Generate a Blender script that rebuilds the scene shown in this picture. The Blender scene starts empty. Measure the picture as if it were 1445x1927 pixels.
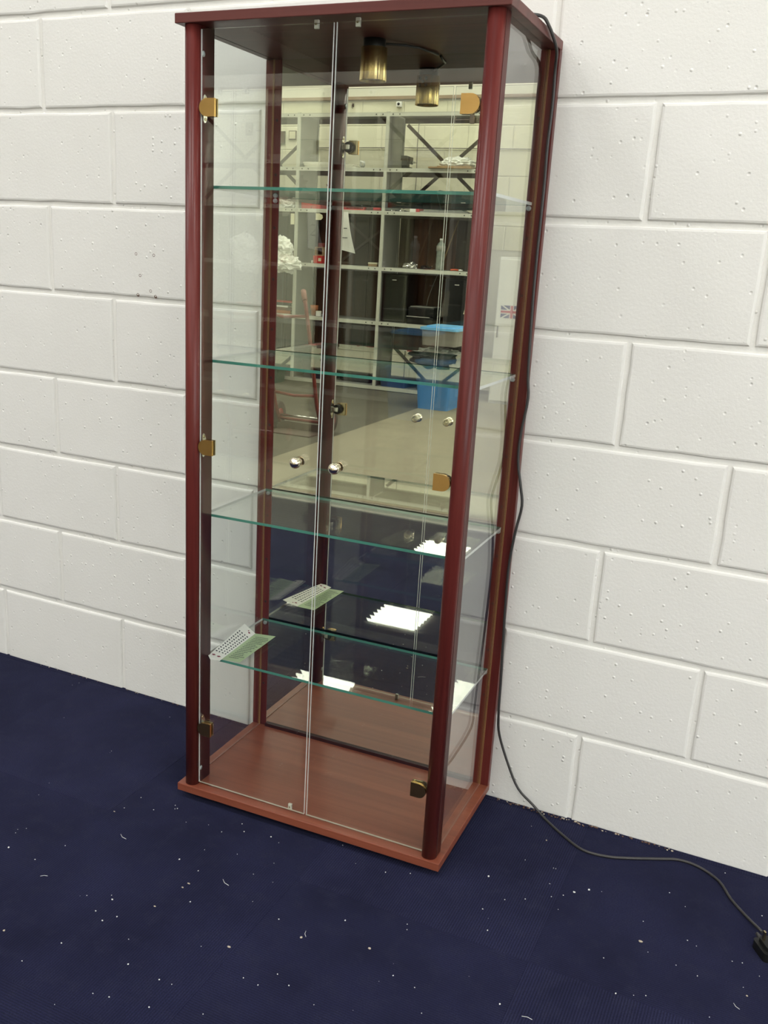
import bpy, bmesh, math, random
from mathutils import Vector, Matrix, noise

random.seed(7)
sc = bpy.context.scene
C = sc.collection

# ------------------------------------------------------------------ camera
cam_d = bpy.data.cameras.new('camera')
cam = bpy.data.objects.new('camera', cam_d)
C.objects.link(cam)
RX = Vector((0.898504, 0.43618, 0.049376))
UP = Vector((-0.164132, 0.229501, 0.959369))
FW = Vector((-0.407126, 0.870101, -0.277799))
m = Matrix.Identity(4)
for i in range(3):
    m[i][0], m[i][1], m[i][2] = RX[i], UP[i], -FW[i]
m[0][3], m[1][3], m[2][3] = 1.9164, -2.02887, 1.2733
cam.matrix_world = m
cam_d.sensor_fit = 'VERTICAL'
cam_d.sensor_height = 36.0
cam_d.lens = 36.0 * 1785.678 / 1927.0
cam_d.shift_x = 48.873 / 1927.0
cam_d.shift_y = 27.297 / 1927.0
cam_d.clip_start = 0.05
cam_d.clip_end = 60
sc.camera = cam

# ------------------------------------------------------------------ world, exposure, path settings
world = bpy.data.worlds.new('world')
sc.world = world
world.use_nodes = True
wn = world.node_tree
bgn = wn.nodes['Background']
skyn = wn.nodes.new('ShaderNodeTexSky')
skyn.sky_type = 'NISHITA'
skyn.sun_disc = False
skyn.sun_elevation = math.radians(38)
wn.links.new(skyn.outputs[0], bgn.inputs[0])
bgn.inputs[1].default_value = 0.25
sc.view_settings.view_transform = 'Standard'
sc.view_settings.look = 'None'
sc.view_settings.gamma = 1.0
sc.view_settings.use_curve_mapping = False
sc.view_settings.exposure = 0.08
sc.cycles.max_bounces = 14
sc.cycles.diffuse_bounces = 5
sc.cycles.glossy_bounces = 8
sc.cycles.transmission_bounces = 8
sc.cycles.transparent_max_bounces = 40
sc.cycles.use_denoising = True
sc.cycles.caustics_reflective = False
sc.cycles.caustics_refractive = False
sc.cycles.sample_clamp_indirect = 6.0

SKYLIGHT = 12.0       # brightness of the translucent roof sheets
SIDE_FILL = 4.2          # brightness of the added side-light panes

# ------------------------------------------------------------------ frames of reference
TH = 0.023537                      # the cabinet stands almost square to the wall
OX, OY = 0.7079, -0.3870           # front-left corner of its plates on the floor
CT, ST = math.cos(TH), math.sin(TH)
WC, DC = 0.6623, 0.3675
YM = 0.352                         # mirror plane, measured from the front of the plates


def W(x, y, z=0.0):
    return Vector((OX + CT * x - ST * y, OY + ST * x + CT * y, z))


def V(x, Y, z=0.0):
    """point of the room facing the mirror, Y metres in front of it"""
    return W(x, 2 * YM - Y, z)


# ------------------------------------------------------------------ materials
def nt(name):
    mt = bpy.data.materials.new(name)
    mt.use_nodes = True
    n = mt.node_tree
    return mt, n, n.nodes['Principled BSDF']


def mixc(n, fac, a, b):
    mx = n.nodes.new('ShaderNodeMix')
    mx.data_type = 'RGBA'
    n.links.new(fac, mx.inputs[0])
    for k, v in ((6, a), (7, b)):
        if isinstance(v, (tuple, list)):
            mx.inputs[k].default_value = (*v, 1)
        else:
            n.links.new(v, mx.inputs[k])
    return mx.outputs[2]


def tex_noise(n, scale, detail=3, rough=0.5, vec=None):
    t = n.nodes.new('ShaderNodeTexNoise')
    t.inputs['Scale'].default_value = scale
    t.inputs['Detail'].default_value = detail
    t.inputs['Roughness'].default_value = rough
    if vec is not None:
        n.links.new(vec, t.inputs['Vector'])
    return t.outputs[0]


def ramp(n, src, a, b):
    r = n.nodes.new('ShaderNodeMapRange')
    r.inputs[1].default_value = a
    r.inputs[2].default_value = b
    n.links.new(src, r.inputs[0])
    return r.outputs[0]


def coords(n, kind='Object', scale=(1, 1, 1)):
    tc = n.nodes.new('ShaderNodeTexCoord')
    mp = n.nodes.new('ShaderNodeMapping')
    mp.inputs['Scale'].default_value = scale
    n.links.new(tc.outputs[kind], mp.inputs[0])
    return mp.outputs[0]


def bump(n, bs, h, dist, strength=1.0, prev=None):
    b = n.nodes.new('ShaderNodeBump')
    b.inputs['Distance'].default_value = dist
    b.inputs['Strength'].default_value = strength
    n.links.new(h, b.inputs['Height'])
    if prev is not None:
        n.links.new(prev, b.inputs['Normal'])
    n.links.new(b.outputs[0], bs.inputs['Normal'])
    return b.outputs[0]


def plain(name, col, rough=0.5, metal=0.0, spec=0.5, var=0.12, scale=25, coat=0):
    """one colour with a little procedural unevenness"""
    mt, n, bs = nt(name)
    c = coords(n)
    f = tex_noise(n, scale, 3, 0.6, c)
    lo = tuple(v * (1 - var) for v in col)
    hi = tuple(min(1, v * (1 + var)) for v in col)
    n.links.new(mixc(n, f, lo, hi), bs.inputs['Base Color'])
    bs.inputs['Roughness'].default_value = rough
    bs.inputs['Metallic'].default_value = metal
    bs.inputs['Specular IOR Level'].default_value = spec
    bs.inputs['Coat Weight'].default_value = coat
    return mt


def wood(name, dark, light, axis, rough=0.33, scale=1.0, sheen=0.5):
    mt, n, bs = nt(name)
    s = [70 * scale] * 3
    s[axis] = 2.2 * scale
    c = coords(n, 'Object', s)
    g = tex_noise(n, 1.0, 5, 0.62, c)
    s2 = [9.0 * scale] * 3
    s2[axis] = 1.0 * scale
    g2 = tex_noise(n, 1.0, 2, 0.5, coords(n, 'Object', s2))
    mth = n.nodes.new('ShaderNodeMath')
    mth.operation = 'MULTIPLY_ADD'
    n.links.new(g2, mth.inputs[0])
    mth.inputs[1].default_value = 0.6
    n.links.new(g, mth.inputs[2])
    f = ramp(n, mth.outputs[0], 0.55, 1.05)
    n.links.new(mixc(n, f, dark, light), bs.inputs['Base Color'])
    bs.inputs['Roughness'].default_value = rough
    bs.inputs['Specular IOR Level'].default_value = sheen
    bump(n, bs, g, 0.0002, 0.35)
    return mt


def glass(name, tint, ior=1.5):
    """clear pane: each face passes light and mirrors a Fresnel share of it"""
    mt, n, bs = nt(name)
    n.nodes.remove(bs)
    out = n.nodes['Material Output']
    geo = n.nodes.new('ShaderNodeNewGeometry')
    mr = n.nodes.new('ShaderNodeMapRange')
    mr.inputs[3].default_value = ior
    mr.inputs[4].default_value = 1.0 / ior
    n.links.new(geo.outputs['Backfacing'], mr.inputs[0])
    fr = n.nodes.new('ShaderNodeFresnel')
    n.links.new(mr.outputs[0], fr.inputs['IOR'])
    tr = n.nodes.new('ShaderNodeBsdfTransparent')
    tr.inputs[0].default_value = (*tint, 1)
    gl = n.nodes.new('ShaderNodeBsdfGlossy')
    gl.inputs['Roughness'].default_value = 0.0
    gl.inputs[0].default_value = (1, 1, 1, 1)
    mx = n.nodes.new('ShaderNodeMixShader')
    n.links.new(fr.outputs[0], mx.inputs[0])
    n.links.new(tr.outputs[0], mx.inputs[1])
    n.links.new(gl.outputs[0], mx.inputs[2])
    n.links.new(mx.outputs[0], out.inputs[0])
    return mt


def emitter(name, col, strength):
    mt, n, bs = nt(name)
    bs.inputs['Base Color'].default_value = (0.8, 0.8, 0.78, 1)
    c = coords(n)
    f = tex_noise(n, 1.2, 2, 0.5, c)
    n.links.new(mixc(n, f, tuple(v * 0.9 for v in col), col), bs.inputs['Emission Color'])
    bs.inputs['Emission Strength'].default_value = strength
    return mt


def painted_block(name, col, bumpy=1.0):
    mt, n, bs = nt(name)
    g = coords(n, 'Generated')
    oi = n.nodes.new('ShaderNodeObjectInfo')
    tc = n.nodes.new('ShaderNodeTexCoord')
    add = n.nodes.new('ShaderNodeVectorMath')
    add.operation = 'ADD'
    n.links.new(tc.outputs['Object'], add.inputs[0])
    sc_ = n.nodes.new('ShaderNodeVectorMath')
    sc_.operation = 'SCALE'
    cmb = n.nodes.new('ShaderNodeCombineXYZ')
    for k in range(3):
        n.links.new(oi.outputs['Random'], cmb.inputs[k])
    n.links.new(cmb.outputs[0], sc_.inputs[0])
    sc_.inputs['Scale'].default_value = 37.0
    n.links.new(sc_.outputs[0], add.inputs[1])
    v = add.outputs[0]
    f = tex_noise(n, 6, 3, 0.55, v)
    lo = tuple(a * b for a, b in zip(col, (0.93, 0.93, 0.915)))
    big = mixc(n, f, lo, col)
    rnd = mixc(n, ramp(n, oi.outputs['Random'], 0, 1), tuple(a * 0.965 for a in col), col)
    mm = n.nodes.new('ShaderNodeMix')
    mm.data_type = 'RGBA'
    mm.blend_type = 'MULTIPLY'
    mm.inputs[0].default_value = 0.35
    n.links.new(big, mm.inputs[6])
    n.links.new(rnd, mm.inputs[7])
    n.links.new(big, bs.inputs['Base Color'])
    bs.inputs['Roughness'].default_value = 0.62
    bs.inputs['Specular IOR Level'].default_value = 0.3
    fine = tex_noise(n, 160, 4, 0.6, v)
    b1 = bump(n, bs, fine, 0.0012 * bumpy, 0.45)
    vo = n.nodes.new('ShaderNodeTexVoronoi')
    vo.inputs['Scale'].default_value = 75
    n.links.new(v, vo.inputs['Vector'])
    sel = n.nodes.new('ShaderNodeSeparateColor')
    n.links.new(vo.outputs['Color'], sel.inputs[0])
    pit = ramp(n, vo.outputs['Distance'], 0.0, 0.28)
    gate = ramp(n, sel.outputs[0], 0.80, 0.83)
    inv = n.nodes.new('ShaderNodeMath')
    inv.operation = 'SUBTRACT'
    inv.inputs[0].default_value = 1.0
    n.links.new(pit, inv.inputs[1])
    mul = n.nodes.new('ShaderNodeMath')
    mul.operation = 'MULTIPLY'
    n.links.new(inv.outputs[0], mul.inputs[0])
    n.links.new(gate, mul.inputs[1])
    sg = ramp(n, sel.outputs[1], 0.3, 0.7)
    sgn = n.nodes.new('ShaderNodeMath')
    sgn.operation = 'MULTIPLY_ADD'
    n.links.new(sg, sgn.inputs[0])
    sgn.inputs[1].default_value = 2.0
    sgn.inputs[2].default_value = -1.0
    m2 = n.nodes.new('ShaderNodeMath')
    m2.operation = 'MULTIPLY'
    n.links.new(mul.outputs[0], m2.inputs[0])
    n.links.new(sgn.outputs[0], m2.inputs[1])
    bump(n, bs, m2.outputs[0], 0.0022 * bumpy, 0.8, b1)
    return mt


def carpet_mat(name, base, rib_strength):
    mt, n, bs = nt(name)
    c = coords(n)
    wv = n.nodes.new('ShaderNodeTexWave')
    wv.inputs['Scale'].default_value = 60.0
    wv.inputs['Distortion'].default_value = 0.6
    wv.inputs['Detail'].default_value = 2
    wv.inputs['Detail Scale'].default_value = 6
    n.links.new(c, wv.inputs['Vector'])
    oc = n.nodes.new('ShaderNodeTexCoord')
    geo = n.nodes.new('ShaderNodeNewGeometry')
    fz = tex_noise(n, 320, 3, 0.7, c)
    blot = tex_noise(n, 5, 4, 0.6, geo.outputs['Position'])
    wear = tex_noise(n, 22, 4, 0.65, geo.outputs['Position'])
    dark = tuple(v * 0.62 for v in base)
    lite = tuple(v * 1.35 + 0.002 for v in base)
    c1 = mixc(n, ramp(n, blot, 0.3, 0.7), dark, lite)
    dusty = tuple(v * 1.0 + 0.013 for v in base)
    c2 = mixc(n, ramp(n, wear, 0.50, 0.80), c1, dusty)
    c3 = mixc(n, ramp(n, fz, 0.3, 0.75), tuple(v * 0.6 for v in base), c2)
    rb = n.nodes.new('ShaderNodeMix')
    rb.data_type = 'RGBA'
    rb.blend_type = 'MULTIPLY'
    rb.inputs[0].default_value = rib_strength
    n.links.new(c3, rb.inputs[6])
    n.links.new(wv.outputs['Color'], rb.inputs[7])
    n.links.new(rb.outputs[2], bs.inputs['Base Color'])
    bs.inputs['Roughness'].default_value = 0.95
    bs.inputs['Specular IOR Level'].default_value = 0.03
    bs.inputs['Sheen Weight'].default_value = 0.02
    bs.inputs['Sheen Roughness'].default_value = 0.6
    b1 = bump(n, bs, wv.outputs['Fac'], 0.0007, 0.5)
    bump(n, bs, fz, 0.0012, 0.6, b1)
    return mt


def concrete_mat(name, col):
    mt, n, bs = nt(name)
    c = coords(n)
    a = tex_noise(n, 1.3, 5, 0.65, c)
    b = tex_noise(n, 9, 5, 0.7, coords(n, 'Object', (1, 3.5, 1)))
    lo = tuple(v * 0.82 for v in col)
    hi = tuple(v * 1.15 for v in col)
    c1 = mixc(n, ramp(n, a, 0.3, 0.7), lo, hi)
    c2 = mixc(n, ramp(n, b, 0.58, 0.8), c1, tuple(v * 1.25 for v in col))
    n.links.new(c2, bs.inputs['Base Color'])
    bs.inputs['Roughness'].default_value = 0.8
    bs.inputs['Specular IOR Level'].default_value = 0.2
    bump(n, bs, b, 0.002, 0.3)
    return mt


def brass(name, col, rough):
    mt, n, bs = nt(name)
    bs.inputs['Metallic'].default_value = 1.0
    c = coords(n)
    f = tex_noise(n, 60, 3, 0.6, c)
    n.links.new(mixc(n, f, tuple(v * 0.88 for v in col), col), bs.inputs['Base Color'])
    r = n.nodes.new('ShaderNodeMapRange')
    r.inputs[3].default_value = rough * 0.7
    r.inputs[4].default_value = rough * 1.3
    n.links.new(f, r.inputs[0])
    n.links.new(r.outputs[0], bs.inputs['Roughness'])
    return mt


M = {}
M['block'] = painted_block('painted_blockwork', (0.725, 0.715, 0.69))
M['mortar'] = painted_block('painted_mortar', (0.76, 0.75, 0.72), 1.3)
M['cream_block'] = painted_block('cream_blockwork', (0.84, 0.81, 0.63))
M['cream'] = plain('cream_paint', (0.70, 0.68, 0.58), 0.7, scale=3, var=0.05)
M['carpet'] = carpet_mat('navy_ribbed_carpet', (0.0205, 0.0220, 0.060), 0.42)
M['carpet_b'] = carpet_mat('navy_worn_carpet', (0.0165, 0.0180, 0.051), 0.34)
M['concrete'] = concrete_mat('dark_concrete', (0.105, 0.096, 0.074))
M['concrete_b'] = concrete_mat('pale_concrete', (0.235, 0.21, 0.152))
M['wood_v'] = wood('mahogany_upright', (0.068, 0.011, 0.010), (0.138, 0.027, 0.022), 2, 0.29, 1.0, 0.22)
M['wood_h'] = wood('mahogany_plate', (0.150, 0.038, 0.021), (0.245, 0.074, 0.040), 0, 0.36, 0.6, 0.4)
M['wood_dark'] = plain('dark_stained_rail', (0.026, 0.006, 0.005), 0.5, spec=0.2)
M['wood_top'] = wood('mahogany_top', (0.070, 0.018, 0.015), (0.125, 0.036, 0.030), 0, 0.40, 0.6, 0.25)
M['seal_pale'] = plain('seal_pale', (0.27, 0.13, 0.10), 0.4)
M['gold_line'] = plain('seal_tan', (0.40, 0.22, 0.085), 0.4)
M['glass'] = glass('clear_pane', (0.975, 0.988, 0.980))
M['glass_shelf'] = glass('clear_shelf', (0.963, 0.984, 0.974))
M['edge_green'] = plain('glass_edge_green', (0.07, 0.235, 0.18), 0.12, var=0.25, scale=12)
M['edge_pale'] = plain('glass_edge_pale', (0.72, 0.74, 0.71), 0.15, var=0.1)
M['edge_dim'] = plain('glass_edge_dim', (0.36, 0.32, 0.25), 0.2, var=0.1)
mt, n, bs = nt('silvered_mirror')
bs.inputs['Metallic'].default_value = 1.0
bs.inputs['Roughness'].default_value = 0.0
f_ = tex_noise(n, 4, 3, 0.5, coords(n))
n.links.new(mixc(n, f_, (0.85, 0.845, 0.70), (0.87, 0.865, 0.72)), bs.inputs['Base Color'])
M['mirror'] = mt
M['brass'] = brass('polished_brass', (0.90, 0.68, 0.30), 0.27)
bn = M['brass'].node_tree
for l_ in list(bn.links):
    if l_.to_socket.name == 'Roughness':
        bn.links.remove(l_)
bn.nodes['Principled BSDF'].inputs['Roughness'].default_value = 0.26
bp = bn.nodes['Principled BSDF']
bp.inputs['Anisotropic'].default_value = 0.96
bp.inputs['Anisotropic Rotation'].default_value = 0.25
tg = bn.nodes.new('ShaderNodeTangent')
tg.direction_type = 'RADIAL'
tg.axis = 'Z'
bn.links.new(tg.outputs[0], bp.inputs['Tangent'])
M['brass_flat'] = brass('hinge_brass', (0.72, 0.45, 0.16), 0.22)
M['brass_dark'] = brass('dull_brass', (0.50, 0.42, 0.25), 0.25)
M['chrome'] = brass('knob_chrome', (0.86, 0.78, 0.62), 0.06)
M['steel'] = brass('bright_steel', (0.75, 0.74, 0.70), 0.22)
M['black'] = plain('black_plastic', (0.008, 0.008, 0.008), 0.4, spec=0.3)
M['black_matt'] = plain('black_cloth', (0.006, 0.0065, 0.0065), 0.9, spec=0.1, var=0.02)
M['cord'] = plain('cord_rubber', (0.028, 0.026, 0.026), 0.42)
M['clear_plastic'] = plain('clear_plastic', (0.55, 0.54, 0.46), 0.2)
M['pin'] = plain('pin_plastic', (0.42, 0.46, 0.46), 0.25)
M['hole'] = plain('drilled_hole', (0.03, 0.012, 0.01), 0.8)
M['grey_steel'] = plain('grey_stove_enamel', (0.22, 0.22, 0.20), 0.5, spec=0.3, var=0.08, scale=8)
M['grey_edge'] = plain('pale_grey_enamel', (0.55, 0.55, 0.47), 0.42, var=0.06)
M['brown_steel'] = plain('brown_steel', (0.095, 0.065, 0.052), 0.55)
M['back_wood'] = wood('brown_board', (0.016, 0.005, 0.002), (0.110, 0.040, 0.010), 2, 0.5, 0.35)
M['back_wood_b'] = wood('grey_brown_board', (0.026, 0.015, 0.008), (0.064, 0.040, 0.023), 2, 0.6, 0.35)
M['red'] = plain('red_plastic', (0.50, 0.030, 0.028), 0.35)
M['red_paint'] = plain('worn_red_paint', (0.17, 0.020, 0.016), 0.38, var=0.3, scale=30)
M['rust'] = plain('grip_rubber', (0.20, 0.07, 0.05), 0.6)
M['tyre'] = plain('brown_tyre', (0.05, 0.035, 0.028), 0.8)
M['paper'] = plain('white_paper', (0.80, 0.79, 0.74), 0.6, var=0.03)
M['cream_paper'] = plain('cream_paper', (0.72, 0.68, 0.48), 0.6, var=0.05)
M['ink'] = plain('dark_ink', (0.045, 0.05, 0.06), 0.6)
M['green_card'] = plain('green_card', (0.36, 0.47, 0.27), 0.4, var=0.05)
M['red_ink'] = plain('wine_ink', (0.22, 0.03, 0.06), 0.6)
M['white_plastic'] = plain('white_polythene', (0.76, 0.76, 0.70), 0.3, var=0.12, scale=18)
M['grey_plastic'] = plain('grey_polythene', (0.30, 0.30, 0.26), 0.3, var=0.4, scale=18)
M['blue'] = plain('blue_plastic', (0.055, 0.21, 0.50), 0.4)
M['blue_pale'] = plain('sky_blue_plastic', (0.17, 0.47, 0.78), 0.35)
M['blue_dark'] = plain('deep_blue_plastic', (0.012, 0.035, 0.13), 0.4)
M['green_bin'] = plain('bottle_green_plastic', (0.006, 0.05, 0.036), 0.35)
M['navy'] = plain('dark_navy_plastic', (0.012, 0.014, 0.035), 0.4)
M['grey_box'] = plain('grey_crate_plastic', (0.22, 0.20, 0.17), 0.45)
M['card'] = plain('cardboard', (0.33, 0.22, 0.12), 0.8)
M['orange'] = plain('orange_terracotta', (0.36, 0.12, 0.045), 0.6)
M['orange_tool'] = plain('orange_grip', (0.55, 0.09, 0.03), 0.45)
M['foil'] = brass('crumpled_foil', (0.72, 0.70, 0.66), 0.25)
M['cloth_navy'] = plain('charcoal_cloth', (0.045, 0.050, 0.058), 0.9)
M['bottle'] = plain('bottle_plastic', (0.24, 0.27, 0.235), 0.12, var=0.5, scale=60)
M['leather'] = plain('brown_leatherette', (0.10, 0.05, 0.03), 0.5)
M['sheet'] = plain('folded_sheet', (0.70, 0.68, 0.56), 0.7, var=0.12)
M['cladding'] = plain('brown_cladding', (0.07, 0.06, 0.045), 0.7, scale=3, var=0.1)
M['roof'] = plain('roof_sheet', (0.11, 0.105, 0.09), 0.7, scale=3, var=0.1)
M['skylight'] = emitter('translucent_roof_sheet', (0.99, 0.985, 0.96), SKYLIGHT)
M['side_fill'] = emitter('side_fill_glow', (0.93, 0.97, 1.0), SIDE_FILL)
M['frame_white'] = plain('white_frame', (0.7, 0.7, 0.68), 0.4)
M['flag_blue'] = plain('flag_blue', (0.012, 0.03, 0.16), 0.6)
M['flag_red'] = plain('flag_red', (0.50, 0.02, 0.03), 0.6)
M['lint'] = plain('pale_lint', (0.72, 0.72, 0.70), 0.8)
M['lint_tan'] = plain('tan_lint', (0.42, 0.36, 0.28), 0.8)
M['batten'] = plain('stained_batten', (0.30, 0.21, 0.13), 0.7, var=0.3, scale=14)


# ------------------------------------------------------------------ mesh building
class MB:
    def __init__(self):
        self.v, self.f, self.k, self.s = [], [], [], []

    def add(self, vs, fs, k=0, smooth=False):
        o = len(self.v)
        self.v += [tuple(p) for p in vs]
        for q in fs:
            self.f.append([o + i for i in q])
            self.k.append(k)
            self.s.append(smooth)
        return self

    def box(self, x0, x1, y0, y1, z0, z1, k=0, b=0.0):
        if b <= 0:
            vs = [(x, y, z) for z in (z0, z1) for y in (y0, y1) for x in (x0, x1)]
            return self.add(vs, [(0, 2, 3, 1), (4, 5, 7, 6), (0, 1, 5, 4), (2, 6, 7, 3), (0, 4, 6, 2), (1, 3, 7, 5)], k)
        bm = bmesh.new()
        bmesh.ops.create_cube(bm, size=1)
        for v in bm.verts:
            v.co = Vector(((x0 + x1) / 2 + v.co.x * (x1 - x0), (y0 + y1) / 2 + v.co.y * (y1 - y0), (z0 + z1) / 2 + v.co.z * (z1 - z0)))
        bmesh.ops.bevel(bm, geom=bm.edges[:], offset=b, segments=2, profile=0.5, affect='EDGES')
        return self.bm(bm, k)

    def bm(self, bm, k=0, smooth=False):
        bm.verts.index_update()
        self.add([v.co[:] for v in bm.verts], [[v.index for v in f.verts] for f in bm.faces], k, smooth)
        bm.free()
        return self

    def prism(self, poly, a0, a1, axis=2, k=0, smooth=False):
        """polygon in the plane across axis, drawn out from a0 to a1"""
        def put(p, a):
            if axis == 2:
                return (p[0], p[1], a)
            if axis == 1:
                return (p[0], a, p[1])
            return (a, p[0], p[1])
        N = len(poly)
        vs = [put(p, a0) for p in poly] + [put(p, a1) for p in poly]
        self.add(vs, [list(range(N))[::-1], list(range(N, 2 * N))], k)
        self.add(vs, [(i, (i + 1) % N, N + (i + 1) % N, N + i) for i in range(N)], k, smooth)
        return self

    def tube(self, pts, r, nseg=10, k=0, cap=True):
        pts = [Vector(p) for p in pts]
        rs = r if isinstance(r, (list, tuple)) else [r] * len(pts)
        vs, fs = [], []
        prev = None
        for i, p in enumerate(pts):
            d = (pts[min(i + 1, len(pts) - 1)] - pts[max(i - 1, 0)]).normalized()
            if prev is None:
                a = Vector((0, 0, 1)) if abs(d.z) < 0.9 else Vector((1, 0, 0))
                u = d.cross(a).normalized()
            else:
                u = (prev - d * prev.dot(d)).normalized()
            w = d.cross(u)
            prev = u
            for j in range(nseg):
                t = 2 * math.pi * j / nseg
                vs.append(p + (u * math.cos(t) + w * math.sin(t)) * rs[i])
        for i in range(len(pts) - 1):
            for j in range(nseg):
                a, b = i * nseg + j, i * nseg + (j + 1) % nseg
                fs.append((a, b, b + nseg, a + nseg))
        self.add(vs, fs, k, True)
        if cap:
            e = len(pts) - 1
            self.add(vs[:nseg], [list(range(nseg))[::-1]], k)
            self.add(vs[e * nseg:], [list(range(nseg))], k)
        return self

    def lathe(self, prof, c=(0, 0, 0), axis=2, n=24, k=0, smooth=True):
        vs, fs = [], []
        for (r, h) in prof:
            for j in range(n):
                t = 2 * math.pi * j / n
                a, b = r * math.cos(t), r * math.sin(t)
                p = (a, b, h) if axis == 2 else ((a, h, b) if axis == 1 else (h, a, b))
                vs.append((c[0] + p[0], c[1] + p[1], c[2] + p[2]))
        for i in range(len(prof) - 1):
            for j in range(n):
                a, b = i * n + j, i * n + (j + 1) % n
                fs.append((a, b, b + n, a + n))
        self.add(vs, fs, k, smooth)
        if prof[0][0] > 1e-6:
            self.add(vs[:n], [list(range(n))[::-1]], k)
        if prof[-1][0] > 1e-6:
            self.add(vs[-n:], [list(range(n))], k)
        return self

    def blob(self, c, size, amp=0.25, freq=6.0, sub=3, k=0, seed=0, flat=True, smooth=False):
        bm = bmesh.new()
        bmesh.ops.create_icosphere(bm, subdivisions=sub, radius=1)
        off = Vector((seed * 7.3, seed * 3.1, seed * 5.7))
        for v in bm.verts:
            d = v.co.normalized()
            q = 1 + amp * (noise.noise(d * freq * 0.5 + off) + 0.6 * noise.noise(d * freq + off))
            p = Vector((d.x * size[0] * q, d.y * size[1] * q, d.z * size[2] * q))
            if flat and p.z < -size[2] * 0.55:
                p.z = -size[2] * 0.55
            v.co = p + Vector(c)
        return self.bm(bm, k, smooth)

    def mesh(self, name, mats):
        me = bpy.data.meshes.new(name)
        me.from_pydata(self.v, [], self.f)
        for mm in mats:
            me.materials.append(M[mm])
        me.polygons.foreach_set('material_index', self.k)
        me.polygons.foreach_set('use_smooth', self.s)
        me.update()
        bm = bmesh.new()
        bm.from_mesh(me)
        bmesh.ops.remove_doubles(bm, verts=bm.verts, dist=1e-6)
        bmesh.ops.recalc_face_normals(bm, faces=bm.faces)
        bm.to_mesh(me)
        bm.free()
        return me

    def build(self, name, mats, parent=None, loc=(0, 0, 0), rz=0.0):
        if isinstance(mats, str):
            mats = [mats]
        o = bpy.data.objects.new(name, self.mesh(name, mats))
        C.objects.link(o)
        o.location = loc
        o.rotation_euler = (0, 0, rz)
        if parent is not None:
            o.parent = parent
        return o


def tag(o, label, cat, group=None):
    o['label'] = label
    o['category'] = cat
    if group:
        o['group'] = group
    return o


def thing(name, label, cat, loc, rz=TH, group=None):
    o = bpy.data.objects.new(name, None)
    o.empty_display_size = 0.05
    C.objects.link(o)
    o.location = loc
    o.rotation_euler = (0, 0, rz)
    return tag(o, label, cat, group)


def struct(o):
    o['kind'] = 'structure'
    return o


def link_copy(src, parent, loc, rz=0.0):
    c = src.copy()
    C.objects.link(c)
    c.parent = parent
    c.location = loc
    c.rotation_euler = (0, 0, rz)
    return c


def rounded_rect(x0, x1, y0, y1, r, n=5, corners=(1, 1, 1, 1)):
    pts = []
    for ci, (cx, cy, a0) in enumerate(((x1 - r, y1 - r, 0), (x0 + r, y1 - r, 90), (x0 + r, y0 + r, 180), (x1 - r, y0 + r, 270))):
        if corners[ci]:
            for i in range(n + 1):
                t = math.radians(a0 + 90 * i / n)
                pts.append((cx + r * math.cos(t), cy + r * math.sin(t)))
        else:
            t = math.radians(a0 + 45)
            pts.append((cx + r * (1 if math.cos(t) > 0 else -1), cy + r * (1 if math.sin(t) > 0 else -1)))
    return pts


# ================================================================== THE SETTING
# ---- block wall behind the cabinet (its face is the plane y = 0)
wall = struct(MB().box(-9, 6.5, 0.006, 0.22, -0.05, 5.6).build('wall_back', 'mortar'))


def block_mesh(name, L, H, seed, mats='block', depth=0.02):
    rnd = random.Random(seed)
    nx, nz = 7, 4
    per = [(i / nx, 0) for i in range(nx)] + [(1, j / nz) for j in range(nz)] + [(1 - i / nx, 1) for i in range(nx)] + [(0, 1 - j / nz) for j in range(nz)]
    rings = []
    jit = [(rnd.uniform(-1, 1), rnd.uniform(-1, 1)) for _ in per]
    for (ins, y, j) in ((0.0, depth, 0), (0.0, 0.0045, 0.6), (0.0022, 0.0011, 1.0), (0.0060, 0.0, 0.6)):
        ring = []
        for (a, b), (jx, jz) in zip(per, jit):
            x = -L / 2 + ins + a * (L - 2 * ins)
            z = -H / 2 + ins + b * (H - 2 * ins)
            ring.append((x + jx * 0.0013 * j, y, z + jz * 0.0013 * j))
        rings.append(ring)
    mb = MB()
    N = len(per)
    vs = [p for r in rings for p in r]
    fs = []
    for r in range(3):
        for i in range(N):
            a, b = r * N + i, r * N + (i + 1) % N
            fs.append((a, b, b + N, a + N))
    fs.append(list(range(3 * N, 4 * N)))
    mb.add(vs, fs, 0)
    return mb.mesh(name, [mats])


ZJ = [0.0, 0.2235, 0.4495, 0.675, 0.899, 1.127, 1.3548, 1.5835, 1.8055, 2.030, 2.255, 2.480, 2.705, 2.930, 3.155]
first = {}
nblk = 0
for r in range(len(ZJ) - 1):
    even = (r % 2 == 1)           # courses whose perpends start near x = 0
    z0, z1 = ZJ[r] + (0.006 if r else -0.004), ZJ[r + 1] - 0.006
    base = 0.010 if even else 0.225
    k0, k1 = -5, 8
    for k in range(k0, k1):
        jr = random.Random(r * 100 + k)
        xa = base + 0.4465 * k + jr.uniform(-0.006, 0.006)
        jr = random.Random(r * 100 + k + 1)
        xb = base + 0.4465 * (k + 1) + jr.uniform(-0.006, 0.006)
        L, Hh = xb - xa - 0.010, z1 - z0
        me = block_mesh('block', L, Hh, r * 31 + k)
        o = bpy.data.objects.new('block', me)
        C.objects.link(o)
        o.parent = wall
        o.location = ((xa + xb) / 2, 0, (z0 + z1) / 2)
        nblk += 1

# old plug holes left in the paint
for (hx, hz) in ((0.300, 1.240), (0.356, 1.239), (0.312, 1.187), (0.345, 1.150), (0.304, 1.1385), (0.360, 1.1375)):
    MB().lathe([(0.0001, 0.002), (0.0022, 0.0005), (0.0034, -0.0006), (0.0052, 0.0012)], (hx, 0, hz), 1, 10).build('plug_hole', ['leather'], wall)

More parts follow.
